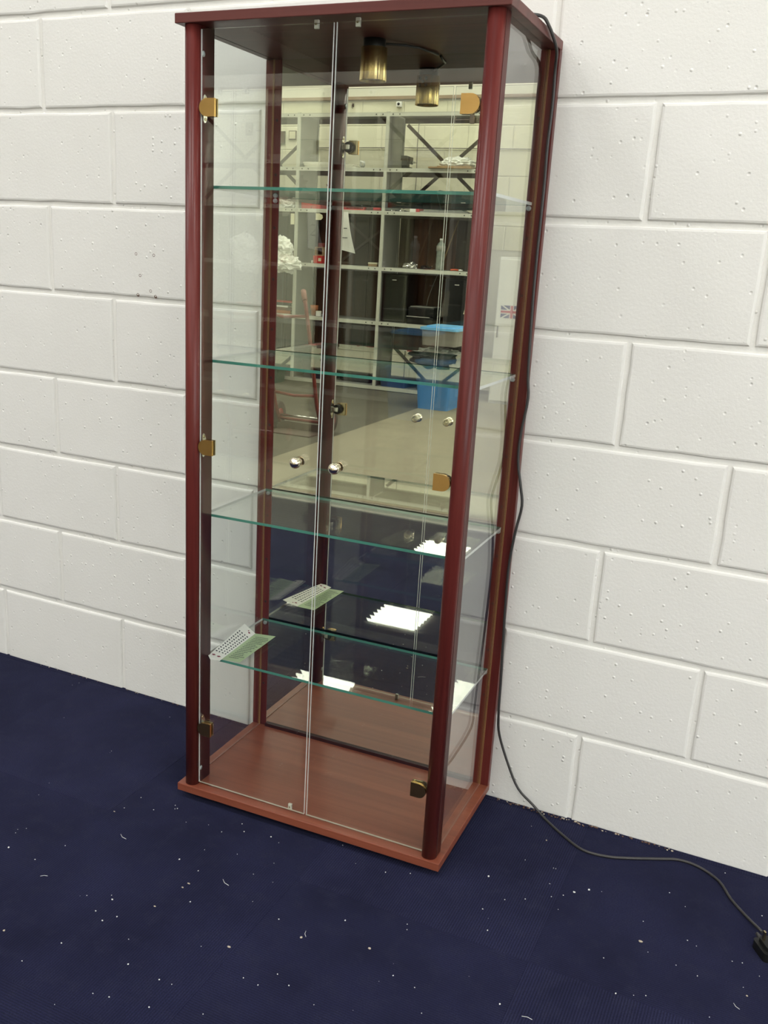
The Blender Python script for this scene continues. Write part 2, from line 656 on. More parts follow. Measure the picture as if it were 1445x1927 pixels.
# ---- the floor: dark slab, paler slab, navy carpet tiles
floor = struct(MB().box(-9, 6.5, -21.5, 0.2, -0.15, -0.0065).build('floor', 'concrete'))
pa = W(-1.7, -6.6)
pb = W(-1.7, -1.0)
MB().prism([(pa.x, pa.y), (6.3, pa.y - 0.2), (6.3, -2.4), (pb.x, -2.4)], -0.0065, -0.004).build('painted_slab', 'concrete_b', floor)
tile_me = []
for mm in ('carpet', 'carpet_b'):
    tile_me.append(MB().box(-0.2499, 0.2499, -0.2499, 0.2499, -0.0062, 0.0, 0, 0.0006).mesh('carpet_tile', [mm]))
strip_me = MB().box(-0.2493, 0.2493, -0.0070, 0.0130, -0.0062, 0.0).mesh('carpet_strip', ['carpet_b'])
for i in range(-6, 6):
    for j in range(5):
        o = bpy.data.objects.new('carpet_tile', tile_me[(i * 3 + j * 5 + (i * j) % 3) % 2])
        C.objects.link(o)
        o.parent = floor
        o.location = (0.11 + 0.5 * i + 0.25, -0.015 - 0.5 * j - 0.25, random.uniform(-0.0004, 0.0003))
        o.rotation_euler = (0, 0, math.pi / 2 * ((i + j) % 2))
    o = bpy.data.objects.new('carpet_strip', strip_me)
    C.objects.link(o)
    o.parent = floor
    o.location = (0.11 + 0.5 * i + 0.25, -0.0075, 0)

# ---- the rest of the hall that the mirror looks into
far_Y = 7.6
HR = 5.5
wf = MB().box(-6.0, 7.6, -0.2, -0.006, -0.05, 2.86).build('wall_far', 'cream', None, V(-1.5, far_Y), TH)
struct(wf)
cre = [block_mesh('block', 0.440, 0.2190, 900 + s, 'cream_block') for s in range(4)]
for r in range(6, 12):
    for k in range(-8, 5):
        o = bpy.data.objects.new('block', cre[(r * 3 + k) % 4])
        C.objects.link(o)
        o.parent = wf
        o.location = (k * 0.447 + (0.22 if r % 2 else 0) + 0.2, 0, r * 0.2255 + 0.11)
        o.rotation_euler = (0, 0, math.pi)
struct(MB().box(-0.1, 0.1, -18.9, 3.6, -0.05, 5.6).build('wall_left', 'cream', None, (-9.0, -3.5, 0)))
struct(MB().box(-0.1, 0.1, -18.9, 3.6, -0.05, 5.6).build('wall_right', 'cream', None, (6.5, -3.5, 0)))
struct(MB().box(-9.0, 6.5, -0.1, 0.1, -0.05, 5.6).build('wall_end', 'cladding', None, (0, -21.5, 0)))
bt = MB().box(-3.2, 3.0, 0.0, 0.03, 0, 0.03, 0, 0.003).build('trim_1', 'batten', None, V(-2.6, far_Y, 2.715), TH)
struct(bt)

# high corrugated roof with translucent sheets
vs, fs = [], []
ny = 860
for i in range(ny + 1):
    y = -21.6 + 21.8 * i / ny
    z = 0.025 * math.sin(2 * math.pi * y / 0.152)
    vs += [(-9.1, y, z + 0.06), (6.6, y, z + 0.06)]
for i in range(ny):
    fs.append((2 * i, 2 * i + 1, 2 * i + 3, 2 * i + 2))
roof = struct(MB().add(vs, fs, 0, True).build('ceiling', 'roof', None, (0, 0, HR)))


def skylight(x0, x1, Ya, Yb):
    y0, y1 = 2 * YM - Yb, 2 * YM - Ya
    vs, fs = [], []
    N = max(8, int((y1 - y0) / 0.038))
    for i in range(N + 1):
        y = y0 + (y1 - y0) * i / N
        z = 0.025 * math.sin(2 * math.pi * y / 0.152)
        a, b = W(x0 + 0.04 * math.sin(2 * math.pi * y / 0.152), y), W(x1, y)
        vs += [(a.x, a.y, z), (b.x, b.y, z)]
    for i in range(N):
        fs.append((2 * i, 2 * i + 2, 2 * i + 3, 2 * i + 1))
    return MB().add(vs, fs, 0, True).build('skylight', 'skylight', roof)


for xa in (-6.90, -4.75, -2.60, -0.45, 1.70, 3.85):
    for (Ya, Yb) in ((1.6, 3.2), (5.0, 6.6), (9.7, 10.9) if xa == -2.60 else (8.6, 10.0), (12.4, 13.3), (14.2, 15.3)):
        if xa == -6.90 and Ya > 14:
            continue
        skylight(xa, xa + 0.87, Ya, Yb)
for Yp in (4.1, 7.6, 11.6, 17.0):
    a, b = W(-9.4, 2 * YM - Yp), W(5.6, 2 * YM - Yp)
    MB().tube([(a.x, a.y, -0.10), (b.x, b.y, -0.10)], 0.07, 6).build('purlin', 'grey_steel', roof)

# unseen glowing panes added in the right-hand wall for side light
fill_frame = struct(MB().box(-0.06, 0.02, -4.0, 2.0, 0.7, 3.4).build('side_fill_1', 'frame_white', None, (6.38, -3.0, 0)))
for q in range(6):
    MB().box(-0.075, -0.06, -3.93 + q * 0.985, -3.93 + q * 0.985 + 0.93, 0.78, 3.32).build('side_fill_pane', 'side_fill', fill_frame)

# ================================================================== THE DISPLAY CABINET
cab = thing('display_cabinet', 'tall mahogany glass-fronted display cabinet with mirrored back, standing on navy carpet', 'cabinet', W(0, 0, 0))
ZB0, ZB1, ZT0, ZT1 = 0.0185, 0.0375, 1.674, 1.692
MB().box(0, WC, 0, DC, ZB0, ZB1, 0, 0.0015).build('base_plate', 'wood_h', cab)
MB().box(0, WC, 0, DC, ZT0, ZT1, 0, 0.0015).build('top_plate', 'wood_top', cab)
foot_me = None
for fx in (0.05, WC - 0.05):
    for fy in (0.05, DC - 0.05):
        MB().lathe([(0.016, 0.0), (0.022, 0.004), (0.022, ZB0)], (fx, fy, 0), n=16).build('foot', 'black', cab)
for x0 in (0.0135, WC - 0.0455):
    poly = rounded_rect(x0, x0 + 0.032, 0.005, 0.069, 0.0145, 7, (0, 0, 1, 1))
    # rebate on the outer side that takes the side pane
    if x0 < 0.3:
        poly = [q for q in poly if not (q[1] > 0.06 and q[0] < x0 + 0.01)]
        k_ = [i for i, q in enumerate(poly) if q[1] > 0.06][0]
        poly[k_ + 1:k_ + 1] = [(0.0235, 0.069), (0.0235, 0.047), (x0, 0.047)]
    else:
        k_ = [i for i, q in enumerate(poly) if q[1] > 0.06 and q[0] > x0 + 0.02][0]
        poly[k_:k_ + 1] = [(x0 + 0.032, 0.047), (WC - 0.0235, 0.047), (WC - 0.0235, 0.069)]
    MB().prism(poly, ZB1, ZT0, 2, 0, True).build('front_post', 'wood_v', cab)
    # fine seam down the outer side of the post
    xs = x0 - 0.0002 if x0 < 0.3 else x0 + 0.0322
    MB().box(xs - 0.0002, xs + 0.0002, 0.0195, 0.0205, ZB1, ZT0).build('post_seam', 'hole', cab)
for x0 in (0.0, WC - 0.0403):
    p = MB().box(x0, x0 + 0.0403, 0.350, DC, ZB1, ZT0, 0, 0.0012).build('rear_post', 'wood_v', cab)
    xh = 0.031 if x0 < 0.3 else WC - 0.031
    z = 0.16
    while z < 1.6:
        if min(abs(z - s) for s in (1.382, 1.031, 0.688, 0.340)) > 0.02:
            MB().lathe([(0.0032, 0.0), (0.0032, 0.0009)], (xh, 0.3493, z), 1, 10).build('pin_hole', 'hole', p)
        z += 0.1157

# side panes held in the posts
for xc in (0.0211, WC - 0.0211):
    p = MB().box(xc - 0.002, xc + 0.002, 0.048, 0.3475, ZB1 + 0.0015, ZT0).build('side_pane', 'glass', cab)
    MB().box(xc - 0.0018, xc + 0.0018, 0.3475, 0.3500, ZB1, ZT0).build('seal_strip', 'gold_line', p)
    MB().box(xc - 0.0016, xc + 0.0016, 0.070, 0.3475, ZB1, ZB1 + 0.0015).build('seal_strip', 'seal_pale', p)

# mirrored back
mir = MB().box(0.0403, WC - 0.0403, YM, YM + 0.004, ZB1, ZT0).build('mirror', 'mirror', cab)
MB().box(0.0403, WC - 0.0403, YM + 0.0045, YM + 0.0085, ZB1, ZT0).build('back_panel', 'card', cab)
MB().box(0.0403, WC - 0.0403, 0.3455, YM - 0.0002, ZB1, ZB1 + 0.0085).build('bottom_rail', 'wood_dark', cab)


def pane(x0, x1, y0, y1, z0, z1, thin, ends=False):
    """slab of glass: material 0 on its two large faces, 1 on its edges"""
    vs = [(x, y, z) for z in (z0, z1) for y in (y0, y1) for x in (x0, x1)]
    fs = {'z': [(0, 2, 3, 1), (4, 5, 7, 6)], 'y': [(0, 1, 5, 4), (2, 6, 7, 3)], 'x': [(0, 4, 6, 2), (1, 3, 7, 5)]}
    mb = MB()
    for ax, q in fs.items():
        mb.add(vs, q, 0 if ax == thin else (2 if ends == ax else 1))
    return mb


# glass shelves on clear pins
for zt in (1.3880, 1.0365, 0.6935, 0.3460):
    s = pane(0.0265, WC - 0.0265, 0.0705, 0.3450, zt - 0.006, zt, 'z', 'x').build('shelf', ['glass_shelf', 'edge_green', 'edge_pale'], cab)
    for px in (0.033, WC - 0.033):
        MB().lathe([(0.0035, 0.343), (0.0055, 0.346), (0.0055, 0.3498)], (px, 0, zt - 0.0118), 1, 12).build('shelf_pin', 'pin', cab)
        MB().lathe([(0.0055, 0.0692), (0.0055, 0.074), (0.0035, 0.082)], (px, 0, zt - 0.0118), 1, 12).build('shelf_pin', 'pin', cab)

# doors
YD0, YD1 = 0.0205, 0.0250
for side in (0, 1):
    x0, x1 = ((0.0465, 0.3285), (0.3345, WC - 0.0465))[side]
    d = pane(x0, x1, YD0, YD1, 0.0425, 1.6665, 'y', 'z').build('door', ['glass', 'edge_pale', 'edge_dim'], cab)
    sg = 1 if side == 0 else -1
    xe = x0 if side == 0 else x1                   # hinge edge of the door
    for hz in (1.5275, 0.8560, 0.1875):
        # D-shaped brass plate on the outside of the glass
        poly = []
        xr = xe + sg * 0.0165
        for i in range(13):
            t = math.pi / 2 + math.pi * i / 12
            poly.append((xr + sg * 0.0165 * math.cos(t), hz + 0.0165 * math.sin(t)))
        poly += [(xe + sg * 0.0345, hz - 0.0165), (xe + sg * 0.0345, hz + 0.0165)]
        MB().prism(poly, YD0 - 0.0065, YD0, 1).build('hinge_plate', 'brass_flat', d)
        MB().box(min(xe + sg * 0.012, xe + sg * 0.0345), max(xe + sg * 0.012, xe + sg * 0.0345), YD1, YD1 + 0.0035, hz - 0.0165, hz + 0.0165).build('hinge_back', 'brass_dark', d)
        MB().lathe([(0.0130, YD1), (0.0130, YD1 + 0.013), (0.011, YD1 + 0.015)], (xe + sg * 0.0145, 0, hz), 1, 22).build('hinge_cup', 'black', d)
        MB().box(min(xe + sg * 0.0008, xe + sg * 0.020), max(xe + sg * 0.0008, xe + sg * 0.020), YD1 + 0.008, YD1 + 0.0185, hz - 0.006, hz + 0.006, 0, 0.001).build('hinge_arm', 'steel', d)
        # lozenge screwed to the inner side of the post
        lz = [(0.0335, hz - 0.026), (0.039, hz - 0.024), (0.0455, hz - 0.010), (0.0455, hz + 0.010), (0.039, hz + 0.024), (0.0335, hz + 0.026), (0.030, hz + 0.022), (0.030, hz - 0.022)]
        xa = 0.0455 if side == 0 else WC - 0.0455
        hm = MB().prism(lz, xa, xa + sg * 0.0012, 0).build('hinge_mount', 'steel', cab)
        for dz in (-0.019, 0.019):
            MB().lathe([(0.0035, 0.0), (0.003, sg * 0.0012)], (xa + sg * 0.0012, 0.0365, hz + dz), 0, 10).build('screw', 'brass_dark', hm)
    # round knob with its screw cap behind the glass
    kx = 0.287 if side == 0 else 0.375
    kz = 0.855
    prof = [(0.0001, -0.0285)]
    for i in range(1, 13):
        t = math.pi * i / 14
        prof.append((0.0118 * math.sin(t), YD0 - 0.0165 - 0.0 - 0.0118 * math.cos(t)))
    prof[0] = (0.0001, YD0 - 0.0165 - 0.0118)
    prof += [(0.0052, YD0 - 0.004), (0.0075, YD0 - 0.0025), (0.0075, YD0)]
    kn = MB().lathe(prof, (kx, 0, kz), 1, 28).build('knob', 'chrome', d)
    MB().lathe([(0.0105, YD1), (0.0100, YD1 + 0.003), (0.0078, YD1 + 0.0055), (0.0060, YD1 + 0.0062), (0.0060, YD1 + 0.0045), (0.0040, YD1 + 0.0045), (0.0040, YD1 + 0.0060), (0.0001, YD1 + 0.0063)], (kx, 0, kz), 1, 26).build('knob_screw', 'chrome', d)
    # small round buffers on the post
    for bz in (1.625, 0.075):
        bx = 0.0455 if side == 0 else WC - 0.0455
        MB().lathe([(0.0058, 0.0), (0.0050, sg * 0.0016), (0.0001, sg * 0.0022)], (bx, 0.0300, bz), 0, 14).build('door_buffer', 'pin', cab)
# clear door catches at top and bottom
for (cx, z0, z1) in ((0.290, 1.6585, ZT0), (0.373, 1.6585, ZT0), (0.289, ZB1, 0.0530)):
    k = MB().box(cx - 0.0045, cx + 0.0045, YD1 + 0.0012, YD1 + 0.0075, z0, z1, 0, 0.0012).build('door_catch', 'clear_plastic', cab)
    zc = (z0 + z1) / 2
    MB().lathe([(0.0022, 0), (0.0018, 0.0006)], (cx, YD1 + 0.0006, zc), 1, 10).build('screw', 'brass_dark', k)

# brass downlight under the top plate
lamp = MB().lathe([(0.0205, 1.6555), (0.0215, 1.660), (0.0215, ZT0)], (0.330, 0.200, 0), n=28).build('spotlight', 'black', cab)
MB().lathe([(0.0235, 1.6130), (0.0262, 1.5985), (0.0266, 1.5990), (0.0258, 1.6585), (0.0238, 1.6585)], (0.330, 0.200, 0), n=40).build('lamp_shade', 'brass', lamp)
MB().lathe([(0.0001, 1.615), (0.0150, 1.612), (0.0210, 1.604), (0.0235, 1.604)], (0.330, 0.200, 0), n=28).build('bulb', 'clear_plastic', lamp)
mb = MB()
for (a, z) in ((80, 1.6515), (112, 1.6515), (80, 1.637), (112, 1.637), (96, 1.644)):
    t = math.radians(a)
    mb.blob((0.330 + 0.0262 * math.cos(t), 0.200 + 0.0262 * math.sin(t), z), (0.0038, 0.0015, 0.0038), 0, 1, 2, 0, 0, False, True)
mb.build('vent_hole', 'black', lamp)
# lead from the lamp across the underside of the top
pts = [(0.348, 0.215, 1.668), (0.375, 0.245, 1.6705), (0.395, 0.275, 1.671), (0.400, 0.305, 1.671), (0.410, 0.345, 1.671)]
MB().tube(pts, 0.0024, 8).build('lamp_lead', 'cord', lamp)

# ---- the mains lead down the right-hand side
path = [W(0.50, 0.12, 1.6965), W(0.60, 0.150, 1.6965), W(0.645, 0.170, 1.6975), W(0.665, 0.190, 1.6965), W(0.6675, 0.225, 1.690), W(0.6675, 0.262, 1.680), W(0.6675, 0.302, 1.662),
        Vector((1.3580, -0.0320, 1.640)), Vector((1.3589, -0.0286, 1.5755)), Vector((1.3568, -0.0286, 1.4937)), Vector((1.3581, -0.0286, 1.4099)), Vector((1.3574, -0.0286, 1.2349)), Vector((1.3625, -0.0285, 1.0502)), Vector((1.3682, -0.0283, 0.9881)),
        Vector((1.3601, -0.0285, 0.9106)), Vector((1.3602, -0.0285, 0.8491)), Vector((1.3712, -0.0283, 0.7942)), Vector((1.3785, -0.0281, 0.7503)), Vector((1.3698, -0.0283, 0.691)), Vector((1.3632, -0.0285, 0.6196)), Vector((1.3625, -0.0285, 0.5492)),
        Vector((1.3661, -0.0284, 0.4321)), Vector((1.3704, -0.0283, 0.3186)), Vector((1.3729, -0.0282, 0.2365)), Vector((1.3782, -0.022, 0.1818)), Vector((1.4077, -0.022, 0.1092)), Vector((1.4373, -0.022, 0.0549)), Vector((1.476, -0.022, 0.0238)),
        Vector((1.5106, -0.0343, 0.005)), Vector((1.5649, -0.0773, 0.0032)), Vector((1.6195, -0.1119, 0.0032)), Vector((1.673, -0.1093, 0.0032)), Vector((1.7222, -0.0886, 0.0032)), Vector((1.7785, -0.0588, 0.0032)), Vector((1.8192, -0.0396, 0.0032)),
        Vector((1.8626, -0.0437, 0.0032)), Vector((1.9078, -0.0741, 0.0032)), Vector((1.937, -0.126, 0.0032)), Vector((1.9721, -0.1709, 0.0035)), Vector((2.003, -0.214, 0.010))]


def smooth_path(p, n=4):
    out = []
    for i in range(len(p) - 1):
        a, b, c_, d = p[max(i - 1, 0)], p[i], p[i + 1], p[min(i + 2, len(p) - 1)]
        for j in range(n):
            t = j / n
            out.append(0.5 * ((2 * b) + (c_ - a) * t + (2 * a - 5 * b + 4 * c_ - d) * t * t + (3 * b - a - 3 * c_ + d) * t ** 3))
    out.append(p[-1])
    return out


cord = thing('power_cord', 'thin black mains lead hanging down beside the cabinet and across the carpet', 'cord', path[0], 0)
base0 = path[0]
MB().tube([q - base0 for q in smooth_path(path)], 0.0031, 8).build('lead', 'cord', cord)
pc = Vector((2.020, -0.262, 0.0)) - base0
pl = MB()
pl.prism(rounded_rect(-0.024, 0.024, -0.024, 0.026, 0.008, 4), 0.0, 0.018)
pl.prism(rounded_rect(-0.016, 0.016, -0.018, 0.020, 0.006, 4), 0.018, 0.026)
plug = pl.build('plug', 'black', cord, pc, math.radians(32))
MB().tube([(-0.002, 0.024, 0.010), (-0.002, 0.046, 0.010)], [0.006, 0.0036], 10).build('strain_relief', 'cord', plug)
for (qx, qy, w, l) in ((0, -0.012, 0.008, 0.004), (-0.011, 0.010, 0.004, 0.0065), (0.011, 0.010, 0.004, 0.0065)):
    MB().box(qx - w / 2, qx + w / 2, qy - l / 2, qy + l / 2, 0.026, 0.045, 0, 0.0006).build('plug_pin', 'brass_dark', plug)

# ---- folded leaflet lying open on the lowest glass shelf
leaf = thing('leaflet', 'open folded leaflet with white and green pages on the lowest glass shelf', 'leaflet', W(0.09, 0.14, 0.3468))
LO = Vector((0.09, 0.14, 0.346))


def page(name, a, b, c_, d, curl, mat, parent=leaf):
    """a,b along the fold (near, far), d,c_ the outer edge (near, far)"""
    a, b, c_, d = (Vector(q) - LO for q in (a, b, c_, d))

    def at(u, v):
        p = (a * (1 - v) + b * v) * (1 - u) + (d * (1 - v) + c_ * v) * u
        return p + Vector((0, 0, curl * (u * u * 0.7 - 0.7 * u)))
    N = 8
    vs = []
    fs = []
    for lay in (0, 1):
        for i in range(N + 1):
            for j in range(N + 1):
                vs.append(at(i / N, j / N) + Vector((0, 0, 0.0005 * lay)))
    q = (N + 1) ** 2
    for i in range(N):
        for j in range(N):
            r = i * (N + 1) + j
            fs.append((r, r + 1, r + N + 2, r + N + 1))
            fs.append((q + r, q + r + N + 1, q + r + N + 2, q + r + 1))
    rim = [(i, 0) for i in range(N)] + [(N, j) for j in range(N)] + [(N - i, N) for i in range(N)] + [(0, N - j) for j in range(N)]
    for k in range(len(rim)):
        i0, j0 = rim[k]
        i1, j1 = rim[(k + 1) % len(rim)]
        r0, r1 = i0 * (N + 1) + j0, i1 * (N + 1) + j1
        fs.append((r0, r1, q + r1, q + r0))
    o = MB().add(vs, fs, 0, False).build(name, mat, parent)
    return o, (lambda u, v: at(u, v) + Vector((0, 0, 0.0009)))


fold_n, fold_f = (0.0765, 0.0700, 0.3464), (0.0650, 0.2420, 0.3464)
gp, gat = page('green_page', fold_n, fold_f, (0.1195, 0.2480, 0.3485), (0.1240, 0.0710, 0.3485), 0.0, 'green_card')
wp, wat = page('white_page', fold_n, fold_f, (0.0270, 0.2530, 0.3610), (0.0455, 0.0600, 0.3525), 0.002, 'paper')
mb = MB()
rl = random.Random(3)


def mark(mb, at, u, v, du, dv, k=0):
    mb.add([at(u - du, v - dv), at(u + du, v - dv), at(u + du, v + dv), at(u - du, v + dv)], [(0, 1, 2, 3)], k)


for line in range(15):
    v = 0.10 + 0.055 * line
    u = 0.20
    end = rl.uniform(0.62, 0.9)
    while u < end:
        w = rl.uniform(0.02, 0.06)
        mark(mb, gat, u + w, v, w, 0.0085)
        u += 2 * w + 0.02
mb.build('print', 'ink', gp)
mb = MB()
for row in range(12):
    v = 0.16 + 0.058 * row
    for q, u in enumerate((0.16, 0.38, 0.62, 0.84)):
        du, dv = (0.060, 0.022) if q % 2 == (row % 2) else (0.095, 0.017)
        p0, p1, p2, p3 = wat(u - du, v - dv * 0.3), wat(u, v - dv), wat(u + du, v + dv * 0.6), wat(u - du * 0.2, v + dv)
        mb.add([p0, p1, p2, p3], [(0, 1, 2, 3)], 0)
mb.build('print', 'ink', wp)
for (u, v, du, dv) in ((0.35, 0.045, 0.16, 0.022), (0.75, 0.055, 0.16, 0.020), (0.3, 0.91, 0.10, 0.022), (0.44, 0.94, 0.06, 0.015)):
    MB().add([wat(u - du, v), wat(u, v - dv), wat(u + du, v), wat(u, v + dv)], [(0, 1, 2, 3)], 0).build('emblem', 'red_ink', wp)
fa, fb = Vector((0.0765, 0.0700, 0.3468)) - LO, Vector((0.0455, 0.0600, 0.3527)) - LO
fc, fd = Vector((0.0560, 0.0520, 0.3490)) - LO, Vector((0.0775, 0.0580, 0.3472)) - LO
MB().add([fa, fb, fc, fd, fa - Vector((0, 0, .0005)), fb - Vector((0, 0, .0005)), fc - Vector((0, 0, .0005)), fd - Vector((0, 0, .0005))], [(0, 1, 2, 3), (7, 6, 5, 4), (0, 4, 5, 1), (1, 5, 6, 2), (2, 6, 7, 3), (3, 7, 4, 0)]).build('flap', 'paper', leaf)

# ---- crumbs and lint trodden into the carpet
LINT = [(0.638, -0.436, 1), (0.632, -0.49, 1), (0.695, -0.462, 1), (0.727, -0.422, 1), (0.739, -0.43, 1), (0.735, -0.434, 1), (0.622, -0.513, 3), (0.49, -0.686, 1), (0.498, -0.662, 1), (0.517, -0.733, 2), (0.595, -0.736, 1), (0.616, -0.668, 1), (0.703, -0.58, 4), (0.651, -0.769, 4), (0.858, -0.585, 2), (0.885, -0.53, 1), (0.915, -0.597, 1), (0.903, -0.407, 1), (0.88, -0.456, 1), (0.923, -0.43, 1), (0.986, -0.417, 2), (0.955, -0.508, 1), (1.012, -0.427, 1), (0.839, -0.448, 1), (0.789, -0.465, 1), (0.923, -0.642, 3), (0.919, -0.658, 3), (0.987, -0.601, 4), (0.906, -0.733, 3), (0.959, -0.687, 2), (0.768, -0.773, 1), (0.82, -0.758, 2), (0.81, -0.748, 1), (0.814, -0.8, 1), (0.844, -0.816, 2), (0.861, -0.793, 1), (0.702, -0.928, 3), (0.819, -0.901, 1), (0.79, -0.971, 1), (0.921, -0.832, 1), (1.051, -0.781, 1), (1.098, -0.757, 3), (0.962, -0.884, 1), (1.035, -0.888, 2), (1.061, -0.886, 1), (0.984, -0.963, 1), (0.954, -0.97, 1), (1.059, -0.948, 1), (1.164, -0.811, 1), (1.196, -0.813, 1), (1.213, -0.773, 1), (1.245, -0.787, 1), (1.306, -0.805, 1), (1.204, -0.668, 3), (1.207, -0.655, 4), (1.256, -0.583, 2), (1.14, -0.644, 1), (1.332, -0.631, 3), (1.14, -0.364, 1), (1.149, -0.916, 1), (1.022, -0.549, 1), (1.263, -0.404, 1), (1.311, -0.381, 1), (1.462, -0.307, 2), (1.491, -0.076, 1), (1.537, -0.114, 3), (1.578, -0.207, 1), (1.583, -0.207, 1), (1.585, -0.265, 1), (1.515, -0.21, 1), (1.553, -0.34, 1), (1.485, -0.414, 1), (1.516, -0.363, 1), (1.599, -0.305, 1), (1.62, -0.288, 1), (1.638, -0.267, 2), (1.664, -0.243, 2), (1.689, -0.235, 1), (1.622, -0.338, 1), (1.514, -0.47, 1), (1.368, -0.532, 1), (1.374, -0.547, 1), (1.446, -0.681, 1), (1.4, -0.673, 1), (1.595, -0.644, 2), (1.48, -0.731, 1), (1.647, -0.652, 4), (1.774, -0.516, 2), (1.735, -0.434, 1), (1.79, -0.352, 3), (1.808, -0.375, 1), (1.784, -0.288, 1), (1.818, -0.166, 1), (1.854, -0.197, 1), (1.872, -0.302, 1), (1.89, -0.31, 1), (1.862, -0.385, 1), (1.902, -0.395, 1), (1.957, -0.32, 1), (1.975, -0.315, 1), (2.007, -0.337, 1), (1.982, -0.383, 1), (1.99, -0.403, 3), (1.975, -0.44, 4), (1.934, -0.491, 1), (1.804, -0.504, 1), (1.824, -0.494, 1), (2.0, -0.147, 1), (1.917, -0.033, 1)]
mb = MB()
for (x, y, t) in LINT:
    r = random.uniform(0.0008, 0.0012) if t == 1 else random.uniform(0.0015, 0.0021)
    if t == 4:
        a = random.uniform(0, 3.14)
        L = random.uniform(0.006, 0.012)
        p = Vector((x, y, 0.0012))
        d = Vector((math.cos(a), math.sin(a), 0)) * L
        n_ = Vector((-d.y, d.x, 0)) * 0.25
        mb.tube([p - d, p + n_, p + d], 0.00045, 5)
    else:
        k = 1 if t == 3 else 0
        mb.blob((x, y, r * 0.6), (r * random.uniform(0.8, 1.5) * (1.5 if t == 3 else 1), r * random.uniform(0.8, 1.5), r * 0.8), 0.3, 3, 1, k, x * 10, False)
rl = random.Random(11)
for i in range(45):
    x, y = rl.uniform(0.0, 2.3), rl.uniform(-1.1, -0.02)
    if 0.68 < x < 1.38 and y > -0.40:
        continue
    r = rl.uniform(0.0004, 0.0008)
    mb.blob((x, y, r * 0.6), (r, r, r * 0.8), 0.2, 3, 1, 0, i, False)
for i in range(90):
    x = 1.385 + 0.42 * rl.random() ** 1.6
    r = rl.uniform(0.0010, 0.0024)
    mb.blob((x, -0.004 - 0.010 * rl.random() ** 2, r * 0.6), (r * 1.3, r, r * 0.8), 0.35, 3, 1, 2 if i % 3 else 1, i, False)
for i in range(40):
    x = -0.1 + 0.75 * rl.random()
    r = rl.uniform(0.0008, 0.0018)
    mb.blob((x, -0.004, r * 0.6), (r * 1.3, r, r * 0.8), 0.35, 3, 1, 2 if i % 3 else 1, i, False)
o = mb.build('carpet_lint', ['lint', 'lint_tan', 'leather'])
tag(o, 'pale crumbs and bits of lint scattered over the navy carpet', 'lint')
o['kind'] = 'stuff'

# ================================================================== THE HALL SEEN IN THE MIRROR
# ---- grey steel shelving along the far wall
SY = 6.80                                     # its front, metres in front of the mirror
UPX = [-4.272, -3.370, -2.467, -1.562]
LEV = [0.0, 0.612, 1.112, 1.612, 1.985, 2.455]
DEP = 0.40
sh0 = Vector((-2.917, 2 * YM - SY, 0))
shelving = thing('shelving_unit', 'grey steel shelving with open bays, mirrored in the cabinet back', 'shelving', W(sh0.x, sh0.y, 0))
for ux in UPX:
    x = ux - sh0.x
    mb = MB()
    mb.box(x - 0.003, x + 0.003, -DEP, -0.02, 0.0, 2.49)
    mb.box(x - 0.014, x + 0.014, -0.02, 0.0, 0.0, 2.495, 1)
    mb.box(x - 0.014, x + 0.014, -DEP, -DEP + 0.02, 0.0, 2.49, 0)
    mb.build('side_panel', ['grey_steel', 'grey_edge'], shelving)
bolt_me = None
for b in range(3):
    x0, x1 = UPX[b] - sh0.x + 0.0145, UPX[b + 1] - sh0.x - 0.0145
    for i, z in enumerate(LEV):
        mb = MB()
        h = 0.034
        mb.box(x0, x1, -DEP + 0.004, -0.004, z + h - 0.002, z + h)
        mb.box(x0, x1, -0.006, -0.001, z, z + h, 1)
        mb.box(x0, x1, -DEP + 0.004, -DEP + 0.009, z - 0.012, z + h, 2)
        s = mb.build('shelf', ['grey_steel', 'grey_edge', 'brown_steel'], shelving)
        if i in (1, 2, 3, 4, 5):
            for bx in (x0 + 0.035, x0 + 0.10, x1 - 0.10, x1 - 0.035):
                if bolt_me is None:
                    bolt_me = MB().lathe([(0.006, 0.0), (0.005, 0.003)], (0, -0.001, 0), 1, 8).mesh('bolt', ['black'])
                o = bpy.data.objects.new('bolt', bolt_me)
                C.objects.link(o)
                o.parent = s
                o.location = (bx, 0, z + 0.017)
    # boards closing the back below the fourth level
    nb = 6
    wb = (x1 - x0) / nb
    for q in range(nb):
        mm = 'back_wood' if (q * 7 + b * 3) % 5 in (0, 2, 3) and b > 0 else 'back_wood_b'
        if b == 2 and q in (1, 2, 3):
            mm = 'back_wood'
        MB().box(x0 + q * wb + 0.002, x0 + (q + 1) * wb - 0.002, -DEP - 0.030 + (0.006 if q % 2 else 0), -DEP - 0.012 + (0.006 if q % 2 else 0), 0.0, 1.66).build('back_board', mm, shelving)
    # flat-bar crosses behind the upper bays
    if b != 1:
        for (za, zb, y_) in ((1.70, 2.44, -DEP - 0.045), (2.44, 1.70, -DEP - 0.055)):
            d = Vector((x1 - x0, 0, zb - za))
            n_ = Vector((-d.z, 0, d.x)).normalized() * 0.016
            a, e = Vector((x0, y_, za)), Vector((x1, y_, zb))
            mb = MB()
            pts = [a - n_, e - n_, e + n_, a + n_]
            mb.prism([(p.x, p.z) for p in pts], y_ - 0.004, y_ + 0.004, 1)
            mb.build('cross_brace', 'brown_steel', shelving)
    else:
        for (za, zb, y_) in ((1.18, 1.60, -DEP + 0.012), (1.60, 1.18, -DEP + 0.018)):
            a, e = Vector((x0 + 0.3, y_, za)), Vector((x1, y_, zb))
            d = e - a
            n_ = Vector((-d.z, 0, d.x)).normalized() * 0.012
            pts = [a - n_, e - n_, e + n_, a + n_]
            MB().prism([(p.x, p.z) for p in pts], y_ - 0.003, y_, 1).build('cross_brace', 'brown_steel', shelving)

